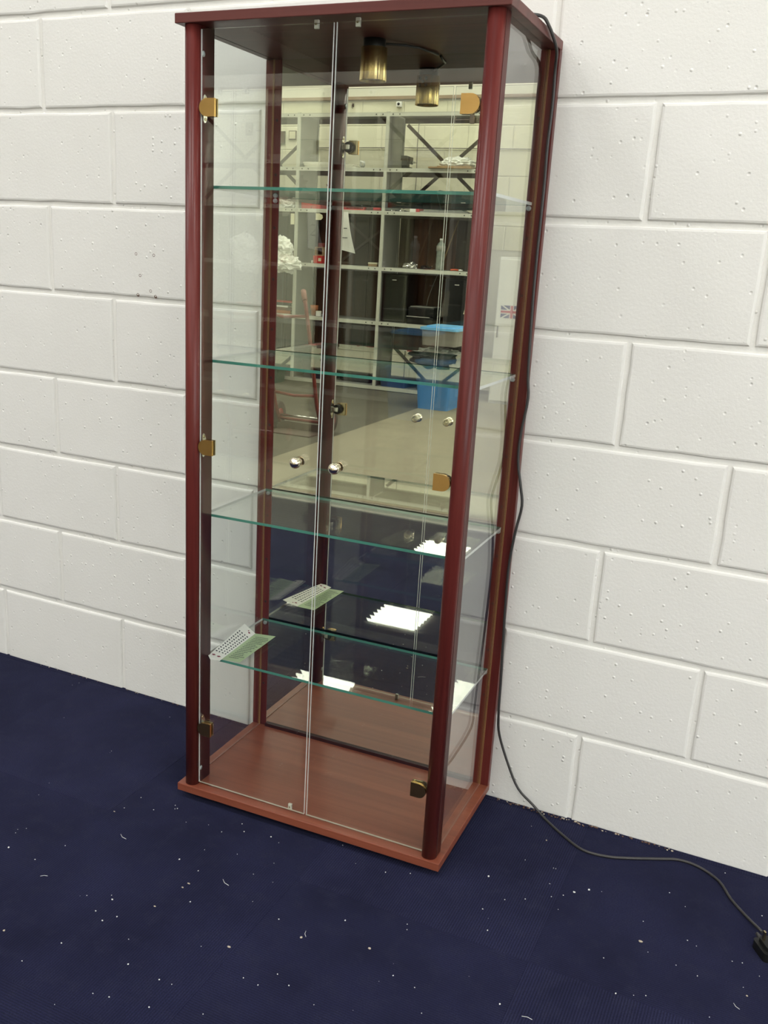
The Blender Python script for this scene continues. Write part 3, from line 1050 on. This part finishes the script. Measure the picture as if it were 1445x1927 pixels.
TOP = [z + 0.0345 for z in LEV]               # standing height on each shelf


def put(name, label, cat, x, Y, z, rz=0.0, group=None):
    return thing(name, label, cat, V(x, Y, z), TH + rz, group)


def solo(mb, name, mats, label, cat, x, Y, z, rz=0.0, group=None):
    o = mb.build(name, mats, None, V(x, Y, z), TH + rz)
    return tag(o, label, cat, group)


# top and second level, going along the bays
for q, (x0, x1, z0, lab) in enumerate(((-0.24, 0.28, 0.0, 'lowest of three folded cream dust sheets on the second shelf from the top'),
                                        (-0.25, 0.25, 0.0175, 'middle one of three folded cream dust sheets on the second shelf'),
                                        (-0.26, 0.14, 0.0350, 'short topmost folded cream dust sheet on the second shelf'))):
    solo(MB().prism([(x0, 0.000), (x1, 0.000), (x1 + 0.012, 0.008), (x1, 0.016), (x0, 0.017), (x0 - 0.01, 0.009)], -0.13, 0.12, 1), 'dust_sheet', ['sheet'],
         lab, 'sheet', -3.09, 7.0, TOP[4] + z0, 0.0, 'folded dust sheets on the second shelf')
solo(MB().tube([(-0.02, -0.03, 0.012), (0.02, 0.0, 0.03), (0.03, 0.02, 0.055), (0.0, 0.03, 0.06), (-0.01, 0.01, 0.03), (0.01, -0.02, 0.012)], 0.012, 8), 'twisted_rag', ['white_plastic'],
     'twisted white rag at the right end of the folded dust sheets', 'rag', -2.755, 6.92, TOP[4])

t = put('bench_vice', 'small black bench vice clamped on the second shelf from the top', 'vice', -2.305, 6.93, TOP[4])
MB().box(-0.035, 0.035, -0.05, 0.05, 0, 0.02, 0, 0.003).build('base', 'black', t)
MB().box(-0.045, 0.012, -0.035, 0.035, 0.02, 0.075, 0, 0.006).build('body', 'black', t)
MB().box(-0.05, 0.005, -0.040, 0.040, 0.075, 0.115, 0, 0.003).build('fixed_jaw', 'black', t)
MB().box(0.020, 0.042, -0.040, 0.040, 0.045, 0.105, 0, 0.003).build('moving_jaw', 'black', t)
MB().tube([(0.04, 0, 0.06), (0.075, 0, 0.06)], 0.009, 10).build('screw', 'steel', t)
MB().tube([(0.070, -0.04, 0.06), (0.070, 0.04, 0.06)], 0.004, 8).build('handle', 'steel', t)

solo(MB().box(-0.20, 0.20, -0.11, 0.11, 0, 0.014, 0, 0.002).box(-0.12, 0.20, -0.10, 0.10, 0.014, 0.022, 0, 0.002), 'chipboard_offcut', ['card'],
     'brown board offcut lying across the second shelf from the top in the right bay', 'board', -1.84, 6.88, TOP[4])
solo(MB().blob((0, 0, 0.03), (0.15, 0.09, 0.05), 0.35, 7, 4, 0, 2), 'polythene_bag', ['white_plastic'],
     'crumpled clear polythene bag lying on the brown board', 'bag', -1.80, 6.88, TOP[4] + 0.022)
t = put('bar_clamp', 'dark steel screw clamp hung below the top rail of the right bay', 'clamp', -1.72, 6.78, 2.395)
MB().tube([(-0.10, 0, 0.022), (0.08, 0, 0.022)], 0.006, 8).build('screw', 'brown_steel', t)
MB().tube([(-0.10, -0.0, 0.0), (-0.105, 0, 0.022), (-0.095, 0, 0.045)], 0.006, 8).build('handle', 'brown_steel', t)
MB().box(0.035, 0.075, -0.015, 0.015, -0.01, 0.06, 0, 0.004).build('frame', 'brown_steel', t)

# third level from the top: red boxes and tools
solo(MB().box(-0.105, 0.0, -0.09, 0.06, 0, 0.075, 0, 0.004).box(0.004, 0.105, -0.09, 0.055, 0, 0.070, 0, 0.004).box(-0.02, 0.02, 0.056, 0.064, 0.02, 0.05, 0, 0.002), 'storage_box', ['red'],
     'bright red plastic storage box next to the left upright, third shelf from the top', 'box', -3.25, 6.93, TOP[3])
t = put('tool_tray', 'long shallow red tool tray in the middle bay, third shelf from the top', 'tray', -2.80, 6.93, TOP[3])
MB().prism([(-0.12, 0.0), (0.12, 0.0), (0.125, 0.036), (0.115, 0.038), (0.11, 0.012), (-0.11, 0.012), (-0.115, 0.038), (-0.125, 0.036)], -0.08, 0.08, 1).build('tray', 'red', t)
MB().blob((0, 0, 0.022), (0.10, 0.06, 0.016), 0.3, 6, 3, 0, 5).build('contents', 'red_paint', t)
solo(MB().box(-0.04, 0.04, -0.07, 0.07, 0, 0.034, 0, 0.005).box(-0.03, 0.03, 0.07, 0.076, 0.008, 0.026, 0, 0.002), 'red_case', ['red'],
     'small red case beside the middle upright, third shelf from the top', 'case', -2.55, 6.92, TOP[3])
solo(MB().box(-0.05, 0.05, -0.05, 0.05, 0, 0.022, 0, 0.004).box(-0.045, 0.045, -0.045, 0.045, 0.022, 0.030, 0, 0.003), 'dark_tin', ['leather'],
     'flat dark tin between the two red boxes on the third shelf', 'tin', -2.645, 6.94, TOP[3])
mb = MB()
star = []
for i in range(12):
    t_ = 2 * math.pi * i / 12
    rr = 0.075 if i % 2 == 0 else 0.035
    star.append((rr * math.cos(t_ + 0.4), 0.075 + rr * math.sin(t_ + 0.4)))
solo(MB().prism(star, -0.02, 0.02, 1), 'star_ornament', ['red_paint'], 'dark red star-shaped ornament propped on the third shelf', 'ornament', -3.14, 7.10, TOP[3] + 0.12)
solo(MB().box(-0.11, 0.06, -0.08, 0.08, 0, 0.11, 0, 0.004).box(0.06, 0.075, -0.07, 0.07, 0.02, 0.09, 0, 0.003), 'wooden_box', ['leather'], 'brown wooden box carrying the star ornament', 'box', -3.10, 7.10, TOP[3])
solo(MB().blob((0, 0, 0.05), (0.06, 0.05, 0.05), 0.4, 5, 3, 0, 8).box(-0.05, 0.05, -0.04, 0.04, 0, 0.03, 0, 0.003), 'wood_carving', ['card'], 'knobbly brown carving behind the left upright on the third shelf', 'carving', -3.29, 7.12, TOP[3] + 0.001)
for q in range(5):
    x = -0.10 + q * 0.045
    mm = 'steel' if q % 2 else 'black'
    lab = ('black spanner lying on the third shelf in the right bay', 'bright steel spanner lying between black ones on the third shelf')[q % 2]
    t = put('spanner', lab, 'spanner', -2.35 + x, 6.90, TOP[3], 0.0, 'black spanners on the third shelf' if q % 2 == 0 else 'steel spanners on the third shelf')
    MB().tube([(0, -0.07, 0.006), (0.006, 0.052, 0.006)], 0.005, 8).build('shaft', mm, t)
    MB().lathe([(0.011, 0), (0.011, 0.010)], (0.006, 0.06, 0.001), 2, 8).build('jaw', mm, t)
t = put('carton', 'white carton with a red end on the third shelf, right bay', 'carton', -2.17, 6.90, TOP[3])
MB().box(-0.045, 0.012, -0.06, 0.06, 0, 0.036, 0, 0.002).build('white_end', 'paper', t)
MB().box(0.012, 0.045, -0.06, 0.06, 0, 0.038, 0, 0.002).build('red_end', 'red', t)
solo(MB().box(-0.23, 0.23, -0.12, 0.10, 0.0, 0.010, 0, 0.003).prism([(-0.21, 0.010), (0.20, 0.010), (0.16, 0.028), (-0.19, 0.020)], -0.10, 0.08, 1), 'metal_tray', ['grey_steel'], 'wide flat grey metal tray on the third shelf, right bay', 'tray', -1.885, 6.93, TOP[3])
solo(MB().blob((0, 0, 0.06), (0.22, 0.10, 0.10), 0.35, 5, 4, 0, 12), 'dust_cover', ['cloth_navy'], 'dark grey cloth heap lying in the metal tray', 'cloth', -1.93, 6.97, TOP[3] + 0.028)
solo(MB().blob((0, 0, 0.04), (0.10, 0.08, 0.07), 0.4, 6, 4, 0, 15), 'rag_heap', ['white_plastic'], 'crumpled white rags on the third shelf, far left bay', 'rags', -3.52, 6.95, TOP[3])

# fourth level: hanging paper, red caddy, bottle
t = put('hanging_sheet', 'white paper sheet with curled edge hanging from the shelf in the middle bay', 'paper', -2.81, 6.775, 1.285)
N = 10
vs, fs = [], []
for lay in (0, 1):
    for j in range(N + 1):
        v = j / N
        for i in range(5):
            u = i / 4
            w = 0.16 * (0.55 + 0.45 * (1 - v))
            x = -0.085 + u * w + 0.02 * (1 - v)
            z = v * 0.34 - 0.03 * (1 - v) * u
            y = 0.03 * math.sin(v * 3.1) * (u - 0.2) + 0.0006 * lay
            vs.append((x, y, z))
q = (N + 1) * 5
for j in range(N):
    for i in range(4):
        r = j * 5 + i
        fs.append((r, r + 1, r + 6, r + 5))
        fs.append((q + r, q + r + 5, q + r + 6, q + r + 1))
MB().add(vs, fs, 0, False).build('sheet', 'paper', t)
for (z, w) in ((0.19, 0.035), (0.105, 0.05)):
    MB().box(-0.01 - w / 2, -0.01 + w / 2, 0.019, 0.0205, z, z + 0.007).build('print_line', 'ink', t)
solo(MB().prism([(-0.07, 0.34), (0.075, 0.34), (0.06, 0.16), (0.05, 0.02), (-0.05, 0.0), (-0.06, 0.18)], -0.012, 0.012, 1).prism([(-0.03, 0.34), (0.06, 0.34), (0.045, 0.20), (-0.02, 0.14)], 0.012, 0.02, 1), 'hanging_cloth', ['cloth_navy'],
     'charcoal cloth hung against the inner side of the left upright', 'cloth', -3.275, 6.98, 1.27)
tag_me = [(-0.035, 0.0), (0.02, 0.0), (0.04, 0.02), (0.035, 0.045), (0.005, 0.06), (-0.035, 0.06)]
solo(MB().prism(tag_me, -0.001, 0.001, 1), 'paper_tag', ['cream_paper'], 'cream paper tag with cut corner taped under the third shelf', 'tag', -3.12, 6.795, 1.545)
solo(MB().box(-0.02, 0.02, -0.001, 0.001, 0, 0.10).box(-0.018, 0.018, -0.0005, 0.002, 0.085, 0.098), 'paper_strip', ['cream_paper'], 'narrow upright cream paper strip left of the left upright', 'tag', -3.405, 6.795, 1.495)
t = put('tool_caddy', 'small red caddy with brown wooden compartments on the fourth shelf', 'caddy', -3.155, 6.90, TOP[2])
MB().prism([(-0.035, 0.0), (0.05, 0.0), (0.058, 0.07), (-0.043, 0.07)], -0.05, 0.05, 1).build('red_tray', 'red', t)
MB().box(-0.035, 0.05, -0.04, 0.03, 0.07, 0.080, 0, 0.002).box(-0.035, -0.028, -0.04, 0.03, 0.08, 0.145).box(0.043, 0.05, -0.04, 0.03, 0.08, 0.145).box(-0.035, 0.05, -0.04, 0.03, 0.145, 0.152).build('wooden_rack', 'card', t)
MB().box(-0.006, 0.05, -0.03, 0.02, 0.152, 0.19, 0, 0.003).build('block', 'red_paint', t)
MB().box(0.015, 0.045, 0.05, 0.0515, 0.02, 0.05).build('paper_label', 'cream_paper', t)
MB().lathe([(0.010, 0.0), (0.012, 0.02), (0.006, 0.026)], (-0.058, 0.03, 0), n=12).build('cap', 'paper', t)
t = put('small_carton', 'flat tan carton next to the middle upright on the fourth shelf', 'carton', -2.565, 6.89, TOP[2])
MB().box(-0.045, 0.045, -0.04, 0.04, 0, 0.022, 0, 0.002).build('body', 'card', t)
MB().box(-0.047, 0.047, -0.042, 0.042, 0.022, 0.036, 0, 0.002).build('lid', 'cream_paper', t)
t = put('water_bottle', 'clear ribbed plastic water bottle standing on the fourth shelf, right bay', 'bottle', -1.91, 6.90, TOP[2])
MB().lathe([(0.036, 0.0), (0.040, 0.01), (0.037, 0.03), (0.040, 0.05), (0.037, 0.07), (0.040, 0.09), (0.038, 0.15), (0.041, 0.17), (0.041, 0.215), (0.030, 0.235), (0.016, 0.25), (0.014, 0.262)], n=22).build('body', 'bottle', t)
MB().lathe([(0.0405, 0.168), (0.0420, 0.170), (0.0420, 0.214), (0.0405, 0.216)], n=22).build('sleeve', 'grey_plastic', t)
MB().lathe([(0.015, 0.262), (0.016, 0.264), (0.016, 0.278), (0.0145, 0.280)], n=16).build('cap', 'paper', t)
solo(MB().blob((0, 0, 0.022), (0.07, 0.05, 0.036), 0.45, 9, 3, 0, 21), 'foil_wad', ['foil'], 'crumpled silver foil wad on the fourth shelf, right bay', 'foil', -2.20, 6.90, TOP[2])
solo(MB().blob((0, 0, 0.014), (0.05, 0.04, 0.022), 0.45, 7, 3, 0, 23), 'cable_knot', ['black'], 'small knot of black cable between the foil and the bottle', 'cable', -2.045, 6.90, TOP[2])
t = put('pliers', 'orange-handled pliers lying at the right end of the fourth shelf', 'pliers', -1.72, 6.88, TOP[2])
MB().tube([(-0.06, 0.02, 0.009), (-0.03, 0.0, 0.011), (0.005, 0.012, 0.010)], 0.009, 8).build('handle', 'orange_tool', t)
MB().tube([(-0.055, 0.06, 0.009), (-0.03, 0.04, 0.011), (0.005, 0.02, 0.010)], 0.009, 8).build('handle', 'orange_tool', t)
MB().box(0.005, 0.05, 0.004, 0.026, 0.002, 0.016, 0, 0.003).build('jaws', 'steel', t)
solo(MB().tube([(0, 0, 0), (0.11, -0.10, 0.45)], 0.007, 8), 'cane', ['card'], 'thin tan cane leaning in the right bay behind the bottle', 'cane', -1.945, 7.02, TOP[2] + 0.004)
solo(MB().blob((-0.04, 0, 0.07), (0.12, 0.09, 0.11), 0.4, 5, 4, 0, 31, False).blob((0.04, 0.03, -0.06), (0.15, 0.08, 0.08), 0.4, 6, 4, 0, 35, False), 'polythene_roll', ['white_plastic'],
     'billowing white polythene hanging over the fourth shelf, far left bay', 'polythene', -3.36, 6.56, 1.19)

# fifth level: books, pot, two loudspeakers, printer
for q, (dx, z, hh, mm, a, lab) in enumerate((
        (0.0, 0.0, 0.03, 'orange', 0.02, 'orange-brown book at the bottom of the pile in the far left bay'),
        (0.01, 0.0305, 0.03, 'leather', -0.05, 'dark brown book, second from the bottom of the pile in the far left bay'),
        (-0.01, 0.061, 0.016, 'paper', 0.15, 'white wad of papers in the middle of the book pile'),
        (0.0, 0.0775, 0.03, 'black', 0.0, 'black book resting on the white papers in the far left bay'),
        (0.02, 0.108, 0.012, 'red', 0.08, 'thin red booklet on top of the book pile'))):
    t = put('book', lab, 'book', -3.55 + dx, 6.93, TOP[1] + z, a, 'books piled in the far left bay')
    MB().box(-0.125, 0.125, -0.085, 0.085, 0.003, hh - 0.003).build('pages', 'cream_paper', t)
    mb = MB().box(-0.13, 0.13, -0.09, 0.09, 0, 0.003).box(-0.13, 0.13, -0.09, 0.09, hh - 0.003, hh).box(-0.13, 0.13, 0.086, 0.09, 0.003, hh - 0.003)
    mb.build('cover', mm, t)
solo(MB().lathe([(0.027, 0.0), (0.032, 0.045), (0.030, 0.05), (0.038, 0.055), (0.041, 0.10), (0.036, 0.10), (0.026, 0.02)], n=20), 'terracotta_pot', ['orange'], 'two-stepped orange terracotta pot on the fifth shelf, middle bay', 'pot', -3.19, 6.90, TOP[1])
t = put('small_white_carton', 'little white carton standing beside the terracotta pot', 'carton', -3.125, 6.87, TOP[1])
MB().box(-0.022, 0.022, -0.02, 0.02, 0, 0.045, 0, 0.0015).build('body', 'paper', t)
MB().box(-0.0225, 0.0225, -0.0205, 0.0205, 0.045, 0.050, 0, 0.001).build('lid', 'cream_paper', t)


def loudspeaker(label, x, w, h):
    t = put('loudspeaker', label, 'loudspeaker', x, 7.0, TOP[1])
    MB().box(-w / 2, w / 2, -0.17, 0.13, 0, h, 0, 0.006).build('case', 'black', t)
    MB().box(-w / 2 + 0.012, w / 2 - 0.012, 0.130, 0.142, 0.012, h - 0.012, 0, 0.004).build('grille', 'black_matt', t)
    MB().box(-0.022, 0.022, 0.142, 0.1435, h - 0.055, h - 0.047).build('badge', 'steel', t)


loudspeaker('tall black loudspeaker against the middle upright on the fifth shelf', -2.335, 0.235, 0.44)
loudspeaker('tall black loudspeaker at the right end of the fifth shelf', -1.715, 0.235, 0.43)
t = put('printer', 'black desktop printer between the two loudspeakers', 'printer', -2.05, 6.95, TOP[1])
MB().box(-0.135, 0.135, -0.13, 0.11, 0.0, 0.065, 0, 0.006).build('lower_case', 'black', t)
MB().box(-0.135, 0.10, 0.110, 0.116, 0.065, 0.073).build('chrome_line', 'steel', t)
MB().box(-0.130, 0.130, -0.13, 0.09, 0.066, 0.155, 0, 0.010).build('upper_case', 'black', t)
MB().box(-0.115, 0.115, -0.12, 0.08, 0.155, 0.162, 0, 0.002).build('lid', 'grey_plastic', t)
solo(MB().tube([(0, 0, 0), (0.005, -0.02, 0.08), (0.03, -0.03, 0.17), (0.08, -0.03, 0.30)], 0.004, 8), 'printer_cable', ['grey_box'], 'thin grey cable rising behind the printer', 'cable', -2.05, 7.0, TOP[1] + 0.163)
solo(MB().prism([(-0.03, 0.0), (0.045, 0.01), (0.05, 0.22), (0.02, 0.21), (0.0, 0.12)], -0.01, 0.01, 1), 'cream_cloth', ['cream_paper'], 'cream cloth hanging on the right end upright', 'cloth', -1.575, 6.775, 0.775)


# bins and boxes at floor level
def bin_(name, label, cat, x, Y, z, w, d, h, mat, lidmat=None, flare=0.90, rz=0.0):
    t = put(name, label, cat, x, Y, z, rz)
    mb = MB()
    o_ = [rounded_rect(-w / 2 * s, w / 2 * s, -d / 2 * s, d / 2 * s, 0.03, 3) for s in (flare, 1.0, 0.97, flare * 0.96)]
    zz = (0.0, h, h, 0.008)
    N = len(o_[0])
    vs = [(p[0], p[1], zz[i]) for i in range(4) for p in o_[i]]
    fs = []
    for i in range(3):
        for j in range(N):
            fs.append((i * N + j, i * N + (j + 1) % N, (i + 1) * N + (j + 1) % N, (i + 1) * N + j))
    fs += [list(range(N))[::-1], list(range(3 * N, 4 * N))]
    mb.add(vs, fs, 0)
    mb.build('tub', mat, t)
    rim = rounded_rect(-w / 2 - 0.012, w / 2 + 0.012, -d / 2 - 0.012, d / 2 + 0.012, 0.03, 3)
    if lidmat:
        mb = MB().prism(rim, h, h + 0.02).prism(rounded_rect(-w / 2 + 0.03, w / 2 - 0.03, -d / 2 + 0.03, d / 2 - 0.03, 0.03, 3), h + 0.02, h + 0.032)
        mb.build('lid', lidmat, t)
    else:
        MB().prism(rim, h - 0.02, h).build('rim', mat, t)
    return t


FL = -0.0065
bin_('waste_bin', 'dark green plastic waste bin standing at the foot of the left upright', 'bin', -3.50, 6.62, FL, 0.26, 0.24, 0.30, 'green_bin', None, 0.82)
bin_('storage_tub', 'dark navy storage tub on the floor under the middle bay', 'tub', -3.13, 7.0, TOP[0], 0.34, 0.30, 0.20, 'navy', 'navy')
bin_('storage_tub', 'deep blue storage tub on the floor under the right bay', 'tub', -2.29, 6.99, TOP[0], 0.29, 0.34, 0.20, 'blue_dark', 'blue_dark', 0.88)
bin_('storage_tub', 'black storage tub in the right bay behind the big blue one', 'tub', -1.90, 7.0, TOP[0], 0.33, 0.32, 0.19, 'black', 'navy')
t = put('tool_bag', 'low black tool bag on the bottom shelf of the middle bay', 'bag', -2.72, 7.02, TOP[0])
MB().box(-0.17, 0.17, -0.12, 0.12, 0.0, 0.15, 0, 0.03).build('body', 'black_matt', t)
MB().tube([(-0.08, 0, 0.148), (-0.06, 0, 0.19), (0.06, 0, 0.19), (0.08, 0, 0.148)], 0.008, 8).build('handle', 'black', t)
big = bin_('storage_tub', 'large mid-blue storage tub on the concrete in front of the shelving', 'tub', -1.58, 6.20, FL, 0.33, 0.40, 0.40, 'blue', 'blue', 0.84)
solo(MB().blob((0, 0, 0.030), (0.19, 0.17, 0.050), 0.35, 7, 4, 0, 41), 'rubbish_sack', ['grey_plastic'], 'crumpled grey polythene sack squashed between the blue tub and the grey crate', 'sack', -1.62, 6.21, FL + 0.433)
t = bin_('storage_crate', 'grey crate with sky-blue lid on top of the crumpled sack', 'crate', -1.57, 6.22, FL + 0.545, 0.32, 0.36, 0.13, 'grey_box', 'blue_pale', 0.94)

# ---- red sack truck parked on the concrete
t = put('sack_truck', 'worn red tubular sack truck standing on the concrete floor', 'hand truck', -2.01, 4.40, FL)


def rail(x, s):
    # rails lean towards the mirror and bend back at the grips
    pts = [(x, -0.02, 0.055), (x, 0.055, 0.20), (x, 0.115, 0.40), (x, 0.20, 0.68), (x - 0.004 * s, 0.265, 0.89), (x - 0.012 * s, 0.27, 0.945), (x - 0.035 * s, 0.24, 0.985)]
    return MB().tube(pts, 0.0135, 12).build('rail', 'red_paint', t)


for s, x in ((1, 0.17), (-1, -0.17)):
    r = rail(x, s)
    MB().tube([(x - 0.012 * s, 0.27, 0.945), (x - 0.035 * s, 0.245, 0.985), (x - 0.055 * s, 0.215, 1.005)], 0.019, 12).build('grip', 'rust', r)
    wx = x + 0.045 * s
    wh = MB().lathe([(0.03, -0.024), (0.088, -0.024), (0.098, -0.015), (0.098, 0.015), (0.088, 0.024), (0.03, 0.024)], (wx, -0.065, 0.098), 0, 26).build('wheel', 'tyre', t)
    MB().lathe([(0.012, -0.027), (0.045, -0.026), (0.045, 0.026), (0.012, 0.027)], (wx, -0.065, 0.098), 0, 18).build('hub', 'red_paint', wh)
for (z, y, sag) in ((0.845, 0.25, 0.015), (0.285, 0.078, 0.012), (0.085, -0.005, 0.0)):
    MB().tube([(-0.17, y, z), (0.0, y + sag, z - sag), (0.17, y, z)], 0.011, 10).build('crossbar', 'red_paint', t)
MB().tube([(-0.235, -0.065, 0.098), (0.235, -0.065, 0.098)], 0.009, 10).build('axle', 'steel', t)
MB().prism([(-0.19, -0.03), (0.19, -0.03), (0.17, 0.17), (-0.13, 0.17)], 0.001, 0.009, 2).box(-0.19, 0.19, -0.03, -0.022, 0.009, 0.06).build('toe_plate', 'brown_steel', t)

# ---- small fittings on the far wall
t = put('wall_sensor', 'small white sensor with dark eye on the far wall above the shelving', 'sensor', -2.69, 7.585, 2.645)
MB().box(-0.028, 0.028, -0.015, 0.02, 0, 0.05, 0, 0.005).build('housing', 'paper', t)
MB().lathe([(0.013, 0.02), (0.012, 0.026), (0.0001, 0.028)], (0, 0, 0.027), 1, 16).build('eye', 'black', t)
solo(MB().box(-0.008, 0.008, -0.014, 0.004, 0.02, 0.05, 0, 0.002).tube([(0, 0.004, 0.04), (0, 0.02, 0.03), (0, 0.02, 0.012), (0, 0.008, 0.004)], 0.003, 6), 'wall_hook', ['brown_steel'], 'tiny dark hook on the far wall above the middle bay', 'hook', -3.19, 7.585, 2.635)
for (lab, x, z, w, h, inner) in (('dark framed picture at the far left of the cream wall', -3.985, 2.31, 0.075, 0.12, 'leather'), ('pale framed print on the cream wall beside the left upright', -3.86, 2.35, 0.085, 0.085, 'cream_paper')):
    t = put('framed_picture', lab, 'picture', x, 7.585, z)
    MB().box(-w / 2, w / 2, -0.012, 0.004, 0, h, 0, 0.002).build('frame', 'brown_steel', t)
    MB().box(-w / 2 + 0.008, w / 2 - 0.008, 0.004, 0.006, 0.008, h - 0.008).build('print', inner, t)
solo(MB().tube([(0, 0, 0), (0.005, 0, 0.3), (-0.005, 0, 0.6), (0, 0, 0.9)], 0.004, 6), 'wall_cable', ['grey_box'], 'thin grey cable running down the cream wall behind the right bay', 'cable', -2.47, 7.585, 1.70)
solo(MB().tube([(-1.2, 0, 0), (0, 0, 0.006), (1.9, 0, -0.004)], 0.005, 6), 'wall_cable', ['grey_box'], 'thin horizontal grey cable along the cream wall behind the shelving', 'cable', -2.60, 7.585, 2.27)

# ---- white locker right of the shelving
t = put('steel_locker', 'narrow white locker with a little union flag sticker, right of the shelving', 'locker', -1.16, 6.98, FL)
MB().box(-0.15, 0.15, -0.20, 0.18, 0, 1.30, 0, 0.004).build('body', 'frame_white', t)
d = MB().box(-0.14, 0.14, 0.181, 0.195, 0.03, 1.28, 0, 0.003).build('door', 'paper', t)
MB().box(-0.12, -0.105, 0.195, 0.212, 0.60, 0.70, 0, 0.003).build('handle', 'steel', d)
f = MB().box(-0.10, 0.10, 0.1952, 0.1965, 0.775, 0.885).build('flag_sticker', 'flag_blue', d)
for sgn in (-1, 1):
    za, zb = (0.775, 0.885) if sgn > 0 else (0.885, 0.775)
    MB().prism([(-0.10, za), (-0.078, za), (0.10, zb), (0.078, zb)], 0.1966, 0.1970, 1).build('white_diagonal', 'paper', f)
MB().box(-0.10, 0.10, 0.1971, 0.1974, 0.813, 0.847).box(-0.018, 0.018, 0.1971, 0.1974, 0.775, 0.885).build('white_cross', 'paper', f)
MB().box(-0.10, 0.10, 0.1975, 0.1978, 0.820, 0.840).box(-0.011, 0.011, 0.1975, 0.1978, 0.775, 0.885).build('red_cross', 'flag_red', f)
